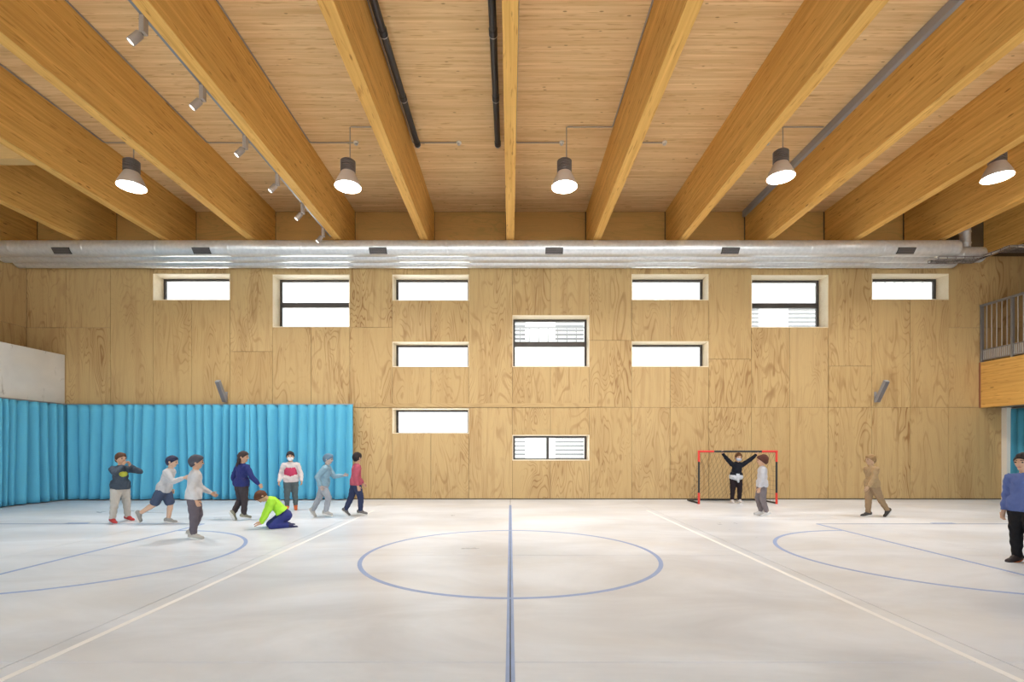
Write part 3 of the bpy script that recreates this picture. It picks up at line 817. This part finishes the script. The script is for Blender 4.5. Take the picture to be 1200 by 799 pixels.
def capsule(mb, p0, p1, r0, r1, side=None, flat=1.0, seg=14, hr=4):
    """closed tapered capsule; 'flat' squeezes it across 'side'"""
    p0 = Vector(p0); p1 = Vector(p1); ax = p1 - p0
    if ax.length < 1e-5: ax = Vector((0, 0, 1e-4))
    w_ = ax.normalized()
    u = Vector(side) if side is not None else w_.orthogonal()
    u = (u - w_ * u.dot(w_))
    if u.length < 1e-4: u = w_.orthogonal()
    u.normalize(); v = w_.cross(u)
    rings = []
    for i in range(1, hr + 1):
        a = -PI / 2 + (PI / 2) * i / hr; rings.append((p0 + w_ * r0 * math.sin(a), r0 * math.cos(a)))
    for i in range(0, hr):
        a = (PI / 2) * i / hr; rings.append((p1 + w_ * r1 * math.sin(a), r1 * math.cos(a)))
    vs = [p0 - w_ * r0]; fs = []
    for (c, r) in rings:
        for k in range(seg):
            a = 2 * PI * k / seg
            vs.append(c + u * (r * math.cos(a) * flat) + v * (r * math.sin(a)))
    vs.append(p1 + w_ * r1)
    n = len(rings)
    for k in range(seg): fs.append((0, 1 + (k + 1) % seg, 1 + k))
    for i in range(n - 1):
        for k in range(seg):
            a = 1 + i * seg + k; b = 1 + i * seg + (k + 1) % seg
            fs.append((a, b, b + seg, a + seg))
    e = len(vs) - 1; o = 1 + (n - 1) * seg
    for k in range(seg): fs.append((e, o + k, o + (k + 1) % seg))
    mb.add(vs, fs)

def ellipsoid(mb, c, X, Y, Z, rx, ry, rz, seg=18, rg=10):
    vs = []; fs = []; c = Vector(c)
    vs.append(c - Z * rz)
    for i in range(1, rg):
        a = -PI / 2 + PI * i / rg
        for k in range(seg):
            b = 2 * PI * k / seg
            vs.append(c + X * (rx * math.cos(a) * math.cos(b)) + Y * (ry * math.cos(a) * math.sin(b)) + Z * (rz * math.sin(a)))
    vs.append(c + Z * rz)
    for k in range(seg): fs.append((0, 1 + (k + 1) % seg, 1 + k))
    for i in range(rg - 2):
        for k in range(seg):
            a = 1 + i * seg + k; b = 1 + i * seg + (k + 1) % seg
            fs.append((a, b, b + seg, a + seg))
    e = len(vs) - 1; o = 1 + (rg - 2) * seg
    for k in range(seg): fs.append((e, o + k, o + (k + 1) % seg))
    mb.add(vs, fs)

def remeshed(mb, name, mat, parent, voxel, smooth=4, extra=None, fold=0.0, cut=None):
    o = mb.build(name, None, parent)
    r = o.modifiers.new('union', 'REMESH'); r.mode = 'VOXEL'; r.voxel_size = voxel
    s = o.modifiers.new('smooth', 'SMOOTH'); s.factor = 0.5; s.iterations = smooth
    BAKE.append((o, mat, extra, fold, cut))
    return o

def ik(a, t, l1, l2, pole):
    a = Vector(a); t = Vector(t); d = t - a; L_ = min(d.length, (l1 + l2) * 0.999)
    t = a + d.normalized() * L_
    x = (l1 * l1 - l2 * l2 + L_ * L_) / (2 * L_); h = math.sqrt(max(0, l1 * l1 - x * x))
    n = d.normalized(); p = Vector(pole); p = (p - n * p.dot(n))
    p = p.normalized() if p.length > 1e-4 else n.orthogonal()
    return a + n * x + p * h, t

CLOTH = {}
def cloth(rgb, rough=0.8):
    k = tuple(rgb)
    if k not in CLOTH: CLOTH[k] = plain('cloth', rgb, rough, spec=0.2, noise=0.08, nscale=25)
    return CLOTH[k]
SKIN = {}
def skin(rgb):
    k = tuple(rgb)
    if k not in SKIN: SKIN[k] = plain('skin', rgb, 0.5, spec=0.35)
    return SKIN[k]
EYE = plain('dark_eye', (0.02, 0.015, 0.012), 0.25)
LIP = plain('lip', (0.42, 0.16, 0.13), 0.5)

def child(label, X, Y, heading, pose, top, bottom, shoes, hair, skin_rgb=(0.55, 0.33, 0.22), h=1.25,
          long_sleeve=True, shorts=False, long_hair=False, bushy=False, mask=None, band=None, print_rgb=None, stripe=None, sole=(0.75, 0.75, 0.73)):
    """local frame: +Y is where the child faces, +X its right, Z up. heading turns it about Z."""
    s = h / 1.275
    root = empty('child', (X, Y, 0), heading); tag(root, label, 'person')
    pel = V3(0, 0, 0)
    sd = Vector(pose.get('spine', (0, 0.03, 1))).normalized()
    sx = Vector(pose.get('across', (1, 0, 0)))          # shoulder line, towards its right
    sx = (sx - sd * sx.dot(sd)).normalized(); sf = sd.cross(sx)       # chest front
    px_ = Vector(pose.get('hips', (1, 0, 0))).normalized()
    chest = pel + sd * 0.30; neck = pel + sd * 0.355
    hd = Vector(pose.get('head', sd)).normalized()
    gaze = Vector(pose.get('gaze', sf)); gaze = (gaze - hd * gaze.dot(hd)).normalized(); hr_ = gaze.cross(hd)
    hc = neck + sd * 0.025 + hd * 0.135
    SH = {1: pel + sd * 0.325 + sx * 0.132, -1: pel + sd * 0.325 - sx * 0.132}
    HP = {1: pel + px_ * 0.066 - sd * 0.02, -1: pel - px_ * 0.066 - sd * 0.02}
    K = {}; A = {}; T = {}; E = {}; Wr = {}; HD = {}
    for sg, nm in ((1, 'r'), (-1, 'l')):
        th, sh = pose.get('leg_' + nm, ((0, 0, -1), (0, 0, -1)))
        K[sg] = HP[sg] + Vector(th).normalized() * 0.29
        A[sg] = K[sg] + Vector(sh).normalized() * 0.275
        toe = Vector(pose.get('foot_' + nm, (0.15 * sg, 1, -0.28))).normalized()
        T[sg] = toe
        arm = pose.get('arm_' + nm, ((0.12 * sg, 0.02, -1), (0.05 * sg, 0.25, -1)))
        if isinstance(arm, dict):
            E[sg], Wr[sg] = ik(SH[sg], Vector(arm['to']) / s - V3(0, 0, arm['lift'] / s), 0.215, 0.20, arm.get('pole', (sg, -0.5, -0.5)))
            HD[sg] = Vector(arm.get('hand', Wr[sg] - E[sg])).normalized()
        else:
            E[sg] = SH[sg] + Vector(arm[0]).normalized() * 0.215
            Wr[sg] = E[sg] + Vector(arm[1]).normalized() * 0.19
            HD[sg] = Vector(arm[2]).normalized() if len(arm) > 2 else Vector(arm[1]).normalized()
    low = min([min(A[g].z - 0.062, (A[g] + T[g] * 0.13).z - 0.032, K[g].z - 0.06) for g in (1, -1)])
    if 'lift' in pose: lift = V3(0, 0, pose['lift'] / s)
    else: lift = V3(0, 0, -low)
    def w(p): return (Vector(p) + lift) * s
    def cap(mb, a, b, r0, r1, side=None, flat=1.0, seg=14): capsule(mb, w(a), w(b), r0 * s, r1 * s, side, flat, seg)
    # ---- body
    b = MB(); ex = MB()
    cap(b, pel - px_ * 0.045, pel + px_ * 0.045, 0.088, 0.088)
    cap(b, pel + sd * 0.02, pel + sd * 0.16, 0.105, 0.10, sf, 0.78)
    cap(b, pel + sd * 0.16, pel + sd * 0.285, 0.11, 0.108, sf, 0.74)
    cap(b, SH[-1] + sx * 0.02, SH[1] - sx * 0.02, 0.046, 0.046)
    cap(b, pel + sd * 0.31, neck + hd * 0.06, 0.05, 0.043)
    ellipsoid(b, w(hc + hd * 0.012), hr_, gaze, hd, 0.078 * s, 0.094 * s, 0.098 * s)
    cap(b, hc - hd * 0.045 + gaze * 0.028, hc - hd * 0.062 + gaze * 0.045, 0.050, 0.036)
    cap(b, hc + gaze * 0.088 + hd * 0.004, hc + gaze * 0.101 - hd * 0.02, 0.009, 0.013, seg=8)
    for sg in (1, -1):
        ellipsoid(b, w(hc + hr_ * 0.078 * sg - hd * 0.005 - gaze * 0.008), hr_, gaze, hd, 0.012 * s, 0.02 * s, 0.03 * s, 8, 6)
        cap(b, SH[sg], E[sg], 0.042, 0.033)
        cap(b, E[sg], Wr[sg], 0.033, 0.023)
        cap(b, HP[sg], K[sg], 0.080, 0.053)
        cap(b, K[sg], A[sg], 0.052, 0.034)
        cap(b, K[sg].lerp(A[sg], 0.28), K[sg].lerp(A[sg], 0.45), 0.052, 0.045)
        sdv = T[sg].cross(V3(0, 0, 1)); sdv = sdv.normalized() if sdv.length > 1e-3 else V3(1, 0, 0)
        dn = sdv.cross(T[sg]).normalized() * -0.028
        cap(b, A[sg] + dn * 0.5, A[sg] + T[sg] * 0.115 + dn, 0.030, 0.018)
        # palm and fingers
        hdv = HD[sg]
        palm_n = Vector(pose.get('palm_' + ('r' if sg > 0 else 'l'), (-sg, 0.2, 0)))
        palm_n = palm_n - hdv * palm_n.dot(hdv)
        palm_n = palm_n.normalized() if palm_n.length > 1e-3 else hdv.orthogonal().normalized()
        lat = hdv.cross(palm_n)
        if pose.get('thumb_' + ('r' if sg > 0 else 'l')) is not None:
            tv = Vector(pose['thumb_' + ('r' if sg > 0 else 'l')])
            if lat.dot(tv) < 0: lat = -lat
        elif lat.dot(V3(0, 1, 0.3)) < 0: lat = -lat
        pc = Wr[sg] + hdv * 0.035
        cap(b, Wr[sg], Wr[sg] + hdv * 0.055, 0.026, 0.031, palm_n, 0.55)
        curl = pose.get('curl', 0.45)
        for fi, (lo, ln) in enumerate(((0.022, 0.048), (0.0075, 0.054), (-0.0075, 0.050), (-0.022, 0.040))):
            q = Wr[sg] + hdv * 0.066 + lat * lo; pts = [w(q - hdv * 0.015)]; ang = 0.15
            for seg_ in (0.42, 0.32, 0.26):
                ang += curl * (0.6 if seg_ == 0.42 else 1.0)
                q = q + (hdv * math.cos(ang) + palm_n * math.sin(ang)) * ln * seg_
                pts.append(w(q))
            ex.tube(pts, [0.0085 * s, 0.008 * s, 0.0072 * s, 0.0055 * s], 7)
        q = Wr[sg] + hdv * 0.018 + lat * 0.022
        d1 = (hdv * 0.6 + lat * 0.75 + palm_n * 0.25).normalized(); d2 = (hdv * 0.9 + lat * 0.2 + palm_n * 0.45).normalized()
        ex.tube([w(q - lat * 0.012), w(q + d1 * 0.022), w(q + d1 * 0.022 + d2 * 0.022), w(q + d1 * 0.022 + d2 * 0.036)], [0.010 * s, 0.0095 * s, 0.0085 * s, 0.006 * s], 7)
    remeshed(b, 'body', skin(skin_rgb), root, 0.0105, 3, ex)
    # ---- top
    g = 0.018; t = MB()
    hem = pose.get('hem', 0.065)
    cap(t, pel - px_ * 0.047 - sd * (hem - 0.04), pel + px_ * 0.047 - sd * (hem - 0.04), 0.088 + g + 0.006, 0.088 + g + 0.006)
    for q_ in (0.0, 0.05): cap(t, pel - px_ * 0.05 + sd * q_, pel + px_ * 0.05 + sd * q_, 0.088 + g + 0.008, 0.088 + g + 0.008)
    cap(t, pel + sd * 0.02, pel + sd * 0.16, 0.108 + g, 0.103 + g, sf, 0.80)
    cap(t, pel + sd * 0.16, pel + sd * 0.285, 0.11 + g, 0.108 + g, sf, 0.76)
    cap(t, SH[-1] + sx * 0.01, SH[1] - sx * 0.01, 0.048 + g * 0.8, 0.048 + g * 0.8)
    cap(t, pel + sd * 0.30, pel + sd * 0.365, 0.066, 0.054)
    for sg in (1, -1):
        if long_sleeve:
            cap(t, SH[sg], E[sg], 0.045 + g, 0.036 + g * 0.8); cap(t, E[sg], E[sg].lerp(Wr[sg], 0.88), 0.036 + g * 0.8, 0.030 + g * 0.4)
        else: cap(t, SH[sg], SH[sg].lerp(E[sg], 0.72), 0.047 + g, 0.044 + g)
    shirt = remeshed(t, 'top', cloth(top), root, 0.012, 4, None, 0.006 * s, (w(pel + sd * (0.075 if pose.get('crouch') else -0.045)), sd.copy()))
    if band:
        bm_ = MB(); cap(bm_, pel - px_ * 0.05 + sd * 0.015, pel + px_ * 0.05 + sd * 0.015, 0.088 + g + 0.017, 0.088 + g + 0.017)
        cap(bm_, pel - px_ * 0.03 + sd * 0.045, pel + px_ * 0.03 + sd * 0.045, 0.088 + g + 0.012, 0.088 + g + 0.012)
        cap(bm_, pel + sf * 0.125 + sd * 0.02, pel + sf * 0.142 - sd * 0.09, 0.022, 0.028)
        tag(remeshed(bm_, 'jumper_tied_round_waist', cloth(band), root, 0.012, 3, None, 0.004), 'pale grey jumper tied round the waist')
    if print_rgb:
        pr = MB(); ellipsoid(pr, w(pel + sd * 0.235 + sf * 0.068), sx, sf, sd, 0.078 * s, 0.044 * s, 0.062 * s)
        tag(pr.build('chest_print', cloth(print_rgb), root, smooth=True), 'bright patch on the chest')
    if stripe:
        st = MB(); cap(st, pel + sd * 0.12, pel + sd * 0.21, 0.121 + g, 0.121 + g, sf, 0.80)
        tag(remeshed(st, 'top_stripe', cloth(stripe), root, 0.012, 3), 'broad coloured band round the chest')
    # ---- trousers or shorts
    g2 = 0.014; tr = MB()
    cap(tr, pel - px_ * 0.046, pel + px_ * 0.046, 0.088 + g2, 0.088 + g2)
    cap(tr, pel - sd * 0.02, pel + sd * 0.01, 0.100 + g2 * 0.5, 0.098 + g2 * 0.5, sf, 0.8)
    if pose.get('crouch'): cap(tr, pel - sd * 0.03 - px_ * 0.04, pel - sd * 0.03 + px_ * 0.04, 0.110, 0.110)
    for sg in (1, -1):
        if shorts: cap(tr, HP[sg], HP[sg].lerp(K[sg], 0.82), 0.083 + g2, 0.070 + g2)
        else:
            cap(tr, HP[sg], K[sg], 0.080 + g2, 0.053 + g2 * 0.8); cap(tr, K[sg], K[sg].lerp(A[sg], 0.95), 0.053 + g2 * 0.8, 0.037 + g2 * 0.8)
    remeshed(tr, 'shorts' if shorts else 'trousers', cloth(bottom), root, 0.012, 3, None, 0.005 * s)
    # ---- shoes
    for sg in (1, -1):
        f = MB(); toe = T[sg]; fl = Vector((toe.x, toe.y, 0)); 
        side_ = toe.cross(V3(0, 0, 1))
        side_ = side_.normalized() if side_.length > 1e-3 else V3(1, 0, 0)
        upn = side_.cross(toe).normalized()
        cap(f, A[sg] - toe * 0.03 - upn * 0.018, A[sg] + toe * 0.04 - upn * 0.016, 0.042, 0.042)
        cap(f, A[sg] + toe * 0.03 - upn * 0.026, A[sg] + toe * 0.125 - upn * 0.022, 0.040, 0.033, upn, 0.85)
        cap(f, A[sg] + upn * 0.0, A[sg] - upn * 0.015, 0.043, 0.043)
        so = remeshed(f, 'shoe', cloth(shoes, 0.5), root, 0.010, 2)
        sm = MB(); n_ = 20; vs = []
        c0 = A[sg] + toe * 0.05 - upn * 0.052
        for zz in (0.0, 0.018):
            for k in range(n_):
                a = 2 * PI * k / n_
                vs.append(w(c0 + toe * (0.118 * math.cos(a)) + side_ * ((0.040 + 0.006 * math.cos(a)) * math.sin(a)) + upn * (zz - 0.008)))
        fs = [tuple(range(n_ - 1, -1, -1)), tuple(range(n_, 2 * n_))] + [(k, (k + 1) % n_, n_ + (k + 1) % n_, n_ + k) for k in range(n_)]
        sm.add(vs, fs); sm.build('sole', cloth(sole, 0.6), so)
    # ---- hair
    hm = MB()
    ellipsoid(hm, w(hc + hd * 0.013 - gaze * 0.003), hr_, gaze, hd, 0.087 * s, 0.104 * s, 0.109 * s)
    ellipsoid(hm, w(hc + hd * 0.062 + gaze * 0.035), hr_, gaze, hd, 0.062 * s, 0.060 * s, 0.052 * s)
    if bushy:
        ellipsoid(hm, w(hc - gaze * 0.035 + hd * 0.02), hr_, gaze, hd, 0.118 * s, 0.10 * s, 0.115 * s)
        for sg in (1, -1): ellipsoid(hm, w(hc + hr_ * 0.075 * sg - gaze * 0.02 - hd * 0.02), hr_, gaze, hd, 0.045 * s, 0.055 * s, 0.07 * s)
    ho = remeshed(hm, 'hair', cloth(hair, 0.6), root, 0.0105, 1, None, 0.005 * s, (w(hc + gaze * 0.085 + hd * 0.050), (hd * 0.73 - gaze * 0.68).normalized()))
    if long_hair:
        lm = MB()
        cap(lm, hc - gaze * 0.06 - hd * 0.01, hc - gaze * 0.085 - hd * 0.16, 0.070, 0.050, gaze, 0.6)
        for sg in (1, -1): cap(lm, hc + hr_ * 0.070 * sg - gaze * 0.03 + hd * 0.03, hc + hr_ * 0.07 * sg - gaze * 0.045 - hd * 0.12, 0.026, 0.022)
        remeshed(lm, 'loose_hair', cloth(hair, 0.6), ho, 0.0115, 1, None, 0.006 * s)
    # ---- face
    for sg in (1, -1):
        e = MB(); ellipsoid(e, w(hc + hr_ * 0.032 * sg + gaze * 0.0845 + hd * 0.006), hr_, gaze, hd, 0.0125 * s, 0.008 * s, 0.0085 * s, 10, 6); e.build('eye', EYE, root, smooth=True)
        e = MB(); capsule(e, w(hc + hr_ * 0.018 * sg + gaze * 0.090 + hd * 0.030), w(hc + hr_ * 0.046 * sg + gaze * 0.080 + hd * 0.031), 0.0045 * s, 0.0035 * s, seg=6); e.build('eyebrow', cloth(hair, 0.6), root, smooth=True)
    if mask:
        mm = MB(); ellipsoid(mm, w(hc + gaze * 0.040 - hd * 0.042), hr_, gaze, hd, 0.066 * s, 0.073 * s, 0.052 * s)
        mo = mm.build('face_mask', cloth(mask), root, smooth=True)
        for sg in (1, -1):
            e = MB(); e.tube([w(hc + hr_ * 0.062 * sg + gaze * 0.05 - hd * 0.03), w(hc + hr_ * 0.082 * sg + gaze * 0.01 - hd * 0.01)], 0.003 * s, 5); e.build('ear_loop', cloth(mask), mo)
    else:
        e = MB(); ellipsoid(e, w(hc + gaze * 0.080 - hd * 0.052), hr_, gaze, hd, 0.020 * s, 0.008 * s, 0.0065 * s, 10, 6); e.build('mouth', LIP, root, smooth=True)
    return root

R = math.radians
def feet(px, py): 
    y = fy(py); return wx(px, y), y
FACE_CAM, FACE_RIGHT, FACE_LEFT, FACE_WALL = PI, -PI / 2, PI / 2, 0.0
navy = (0.035, 0.05, 0.12); lgrey = (0.52, 0.51, 0.50); dgrey = (0.10, 0.095, 0.10); black = (0.012, 0.012, 0.014)
stand = ((0.06, 0.0, -1), (0.0, -0.02, -1))

# child pulling its collar up, hands at the face
x, y = feet(141, 611)
child('child in dark top with yellow chest print and red shoes, hands raised to the face', x, y, FACE_RIGHT - 0.35,
      {'spine': (0, 0.02, 1), 'arm_r': {'to': (0.06, 0.165, 1.03), 'lift': 0.64, 'pole': (0.5, 0.8, -0.4), 'hand': (-0.35, -0.1, 1)}, 'arm_l': {'to': (-0.06, 0.165, 1.03), 'lift': 0.64, 'pole': (-0.5, 0.9, -0.3), 'hand': (0.35, -0.1, 1)},
       'leg_r': ((0.18, 0.10, -1), (0.12, 0.0, -1)), 'leg_l': ((-0.22, -0.12, -1), (-0.12, -0.05, -1)), 'curl': 0.9},
      (0.055, 0.075, 0.105), (0.50, 0.47, 0.43), (0.50, 0.06, 0.06), (0.10, 0.05, 0.03), h=1.27, print_rgb=(0.50, 0.55, 0.08))
# running child, trailing leg kicked back
x, y = feet(192, 613)
child('running child in pale grey top and dark shorts with one leg kicked back', x, y, FACE_RIGHT + 0.25,
      {'spine': (0, 0.30, 1), 'head': (0, 0.15, 1), 'leg_r': ((0, -0.45, -0.9), (0, -0.8, -0.55)), 'leg_l': ((0, 0.30, -0.95), (0, -0.12, -1)),
       'foot_r': (0, 0.35, -1), 'arm_r': ((0.2, 0.55, -0.8), (0.1, 0.9, 0.35)), 'arm_l': ((-0.25, -0.6, -0.7), (-0.1, 0.4, -0.9))},
      (0.50, 0.50, 0.52), (0.06, 0.08, 0.14), (0.30, 0.29, 0.28), (0.03, 0.035, 0.07), h=1.24, shorts=True, skin_rgb=(0.60, 0.40, 0.29))
# child standing on one leg in front of it
x, y = feet(227, 631)
child('child in pale sweatshirt and dark trousers nearest the camera among the left group', x, y, FACE_RIGHT + 0.55,
      {'spine': (0, 0.06, 1), 'leg_r': ((0.02, 0.02, -1), (0, -0.03, -1)), 'leg_l': ((-0.05, 0.22, -1), (0, -0.35, -1)), 'foot_l': (0, 0.9, -0.5),
       'arm_r': ((0.2, -0.25, -1), (0.05, 0.35, -0.9)), 'arm_l': ((-0.25, 0.25, -1), (-0.1, 0.75, -0.5))},
      (0.56, 0.55, 0.56), (0.13, 0.11, 0.13), (0.42, 0.40, 0.37), (0.07, 0.07, 0.09), h=1.24)
# navy jumper child
x, y = feet(283, 609)
child('child in navy blue jumper and dark leggings turned away, before the curtain overlap', x, y, FACE_WALL - 0.5,
      {'spine': (0.02, 0.05, 1), 'leg_r': ((0.03, 0.05, -1), (0, -0.06, -1)), 'leg_l': ((-0.02, 0.10, -1), (0, -0.55, -0.9)), 'foot_l': (0, 0.5, -0.9),
       'arm_r': ((0.45, 0.2, -0.9), (0.15, 0.6, -0.7)), 'arm_l': ((-0.4, -0.2, -0.9), (-0.2, 0.3, -0.9)), 'gaze': (0.8, 0.6, 0)},
      (0.03, 0.04, 0.17), (0.055, 0.045, 0.05), (0.28, 0.28, 0.22), (0.05, 0.035, 0.035), h=1.25, long_hair=True)
# child getting up off the floor
x, y = feet(333, 617)
child('child in lime green top and navy trousers kneeling with one hand on the floor', x, y, FACE_LEFT + 0.55,
      {'spine': (0, 0.62, 0.78), 'head': (0, 0.9, 0.28), 'gaze': (0, 0.25, -1), 'lift': 0.215, 'crouch': 1,
       'leg_r': ((0.25, 0.72, -0.50), (0.05, -1, -0.05)), 'leg_l': ((-0.25, 0.72, -0.50), (-0.05, -1, -0.05)), 'foot_r': (0, -1, -0.12), 'foot_l': (0, -1, -0.12),
       'arm_r': {'to': (0.14, 0.37, 0.045), 'lift': 0.215, 'pole': (0.6, -0.6, 0), 'hand': (0.05, 0.9, -0.25)}, 'palm_r': (0, 0, -1), 'palm_l': (0, 0, -1),
       'arm_l': {'to': (-0.13, 0.39, 0.045), 'lift': 0.215, 'pole': (-0.6, -0.6, 0), 'hand': (-0.05, 0.9, -0.25)}, 'curl': 0.12},
      (0.42, 0.80, 0.06), (0.035, 0.045, 0.20), (0.03, 0.035, 0.10), (0.11, 0.045, 0.025), h=1.22)
# masked child with pink and white top
x, y = feet(341, 598)
child('masked child in white top with broad pink band before the curtain, orange shoes', x, y, FACE_CAM + 0.35,
      {'spine': (0.02, 0.05, 1), 'leg_r': ((0.04, 0.10, -1), (0, -0.12, -1)), 'leg_l': ((-0.05, 0.0, -1), (-0.03, -0.35, -1)), 'foot_l': (-0.1, 0.8, -0.6),
       'arm_r': ((0.35, -0.1, -1), (0.1, 0.55, -0.8)), 'arm_l': ((-0.4, 0.1, -1), (-0.1, 0.6, -0.8))},
      (0.66, 0.60, 0.60), (0.10, 0.13, 0.14), (0.70, 0.17, 0.06), (0.03, 0.025, 0.03), h=1.25, mask=(0.70, 0.74, 0.78), stripe=(0.55, 0.06, 0.14))
# faint running child against the curtain
x, y = feet(379, 606)
child('child in greyish blue clothes running along the right part of the curtain', x, y, FACE_RIGHT + 0.1,
      {'spine': (0, 0.18, 1), 'leg_r': ((0, 0.42, -0.9), (0, -0.2, -1)), 'leg_l': ((0, -0.35, -0.95), (0, -0.45, -0.9)), 'foot_l': (0, 0.55, -0.85),
       'arm_r': ((0.2, -0.6, -0.75), (0.05, 0.35, -0.9)), 'arm_l': ((-0.2, 0.5, -0.8), (-0.05, 0.9, 0.1))},
      (0.23, 0.37, 0.47), (0.33, 0.35, 0.39), (0.48, 0.47, 0.45), (0.12, 0.20, 0.28), h=1.22, skin_rgb=(0.50, 0.40, 0.36))
# red top
x, y = feet(417, 604)
child('child in faded red hooded top and dark trousers walking at the curtain end', x, y, FACE_RIGHT + 0.5,
      {'spine': (0, 0.05, 1), 'leg_r': ((0.03, 0.30, -1), (0, -0.02, -1)), 'leg_l': ((-0.02, -0.28, -1), (0, -0.45, -1)), 'foot_l': (0, 0.7, -0.7),
       'arm_r': ((0.25, -0.3, -1), (0.05, 0.25, -0.95)), 'arm_l': ((-0.3, 0.3, -1), (-0.1, 0.6, -0.8)), 'gaze': (-0.5, 0.8, 0)},
      (0.42, 0.09, 0.13), (0.035, 0.045, 0.10), (0.16, 0.15, 0.15), (0.025, 0.02, 0.022), h=1.24)
# goalkeeper holding the crossbar
gkx = wx(863, 12.08)
child('goalkeeper child in black jumper and black trousers holding the crossbar with both arms spread', gkx, 12.10, FACE_CAM,
      {'spine': (-0.05, 0.10, 1), 'head': (-0.10, 0.16, 1), 'lift': 0.64, 'leg_r': ((0.03, -0.06, -1), (0.02, -0.10, -1)), 'leg_l': ((-0.11, -0.02, -1), (-0.02, -0.10, -1)),
       'arm_r': {'to': (gkx - wx(847, GY0), 0.135, 1.225), 'lift': 0.64, 'pole': (0.3, -0.2, -1), 'hand': (0.30, 0.15, 1)},
       'arm_l': {'to': (gkx - wx(889, GY0), 0.135, 1.225), 'lift': 0.64, 'pole': (-0.3, -0.2, -1), 'hand': (-0.30, 0.15, 1)},
       'palm_r': (0, 1, 0), 'palm_l': (0, 1, 0), 'thumb_r': (-1, 0, 0), 'thumb_l': (1, 0, 0), 'curl': 0.95},
      (0.010, 0.011, 0.018), (0.022, 0.014, 0.017), (0.50, 0.46, 0.44), (0.16, 0.07, 0.03), h=1.22, mask=(0.45, 0.50, 0.62), band=(0.50, 0.52, 0.56))
# child in front of the goal
x, y = feet(893, 604)
child('child with bushy brown hair, pale grey top and grey trousers in front of the goal', x, y, FACE_LEFT - 0.35,
      {'spine': (0, -0.03, 1), 'head': (0, 0.08, 1), 'leg_r': ((0.04, 0.24, -1), (0, -0.22, -1)), 'leg_l': ((-0.04, -0.02, -1), (-0.05, -0.28, -1)), 'foot_l': (0, 0.95, -0.4),
       'arm_r': ((0.2, -0.1, -1), (0.0, 0.35, -0.9)), 'arm_l': ((-0.25, 0.1, -1), (-0.1, 0.3, -0.95))},
      (0.50, 0.49, 0.52), (0.19, 0.16, 0.165), (0.66, 0.64, 0.63), (0.085, 0.03, 0.02), h=1.20, bushy=True)
# brown clad child walking left before the bare wall
x, y = feet(1022, 605)
child('child in brown clothes striding left in front of the bare plywood wall', x, y, FACE_LEFT,
      {'spine': (0, 0.05, 1), 'leg_r': ((0, 0.10, -1), (0, 0.03, -1)), 'leg_l': ((0, -0.40, -0.9), (0, -0.55, -0.85)), 'foot_l': (0, 0.6, -0.8),
       'arm_r': ((0.15, -0.35, -1), (0.05, 0.2, -1)), 'arm_l': ((-0.15, 0.35, -1), (-0.05, 0.6, -0.8))},
      (0.36, 0.245, 0.13), (0.30, 0.20, 0.115), (0.07, 0.06, 0.055), (0.27, 0.165, 0.075), h=1.22, skin_rgb=(0.48, 0.31, 0.19))
# big child cut by the right edge of the frame
x, y = feet(1201, 660)
child('child in blue purple jumper and black trousers cut off by the right edge', x, y, FACE_LEFT + 0.25,
      {'spine': (0, 0.02, 1), 'leg_r': ((0.05, 0.0, -1), (0, -0.04, -1)), 'leg_l': ((-0.06, 0.10, -1), (0, -0.06, -1)),
       'arm_r': ((0.2, -0.1, -1), (0.02, 0.3, -0.95)), 'arm_l': ((-0.3, 0.0, -1), (-0.05, 0.35, -0.95))},
      (0.10, 0.14, 0.34), (0.014, 0.013, 0.015), (0.03, 0.02, 0.02), (0.03, 0.022, 0.022), h=1.29, sole=(0.45, 0.13, 0.05))

# turn every grown surface into one plain mesh
dg = bpy.context.evaluated_depsgraph_get(); dg.update()
for (o, mat, extra, fold, cut) in BAKE:
    me = bpy.data.meshes.new_from_object(o.evaluated_get(dg))
    if fold > 0:
        for v in me.vertices:
            c = v.co
            k = math.sin(c.z * 60 + 5 * math.sin(c.x * 22 + c.y * 9)) * math.sin(c.x * 34 + c.y * 41 + c.z * 12)
            v.co = c + v.normal * (fold * k)
    if cut is not None:                    # straight hem
        cp, cd = cut
        for v in me.vertices:
            q = (v.co - cp).dot(cd)
            if q < 0: v.co = v.co - cd * (q * 0.93)
    if extra is not None:
        vs = [tuple(v.co) for v in me.vertices] + extra.v; n0 = len(me.vertices)
        fs = [tuple(p.vertices) for p in me.polygons] + [tuple(i + n0 for i in f) for f in extra.f]
        me = bpy.data.meshes.new(o.name); me.from_pydata(vs, [], fs); me.update()
    me.materials.clear(); me.materials.append(mat)
    me.polygons.foreach_set('use_smooth', [True] * len(me.polygons))
    o.modifiers.clear(); o.data = me
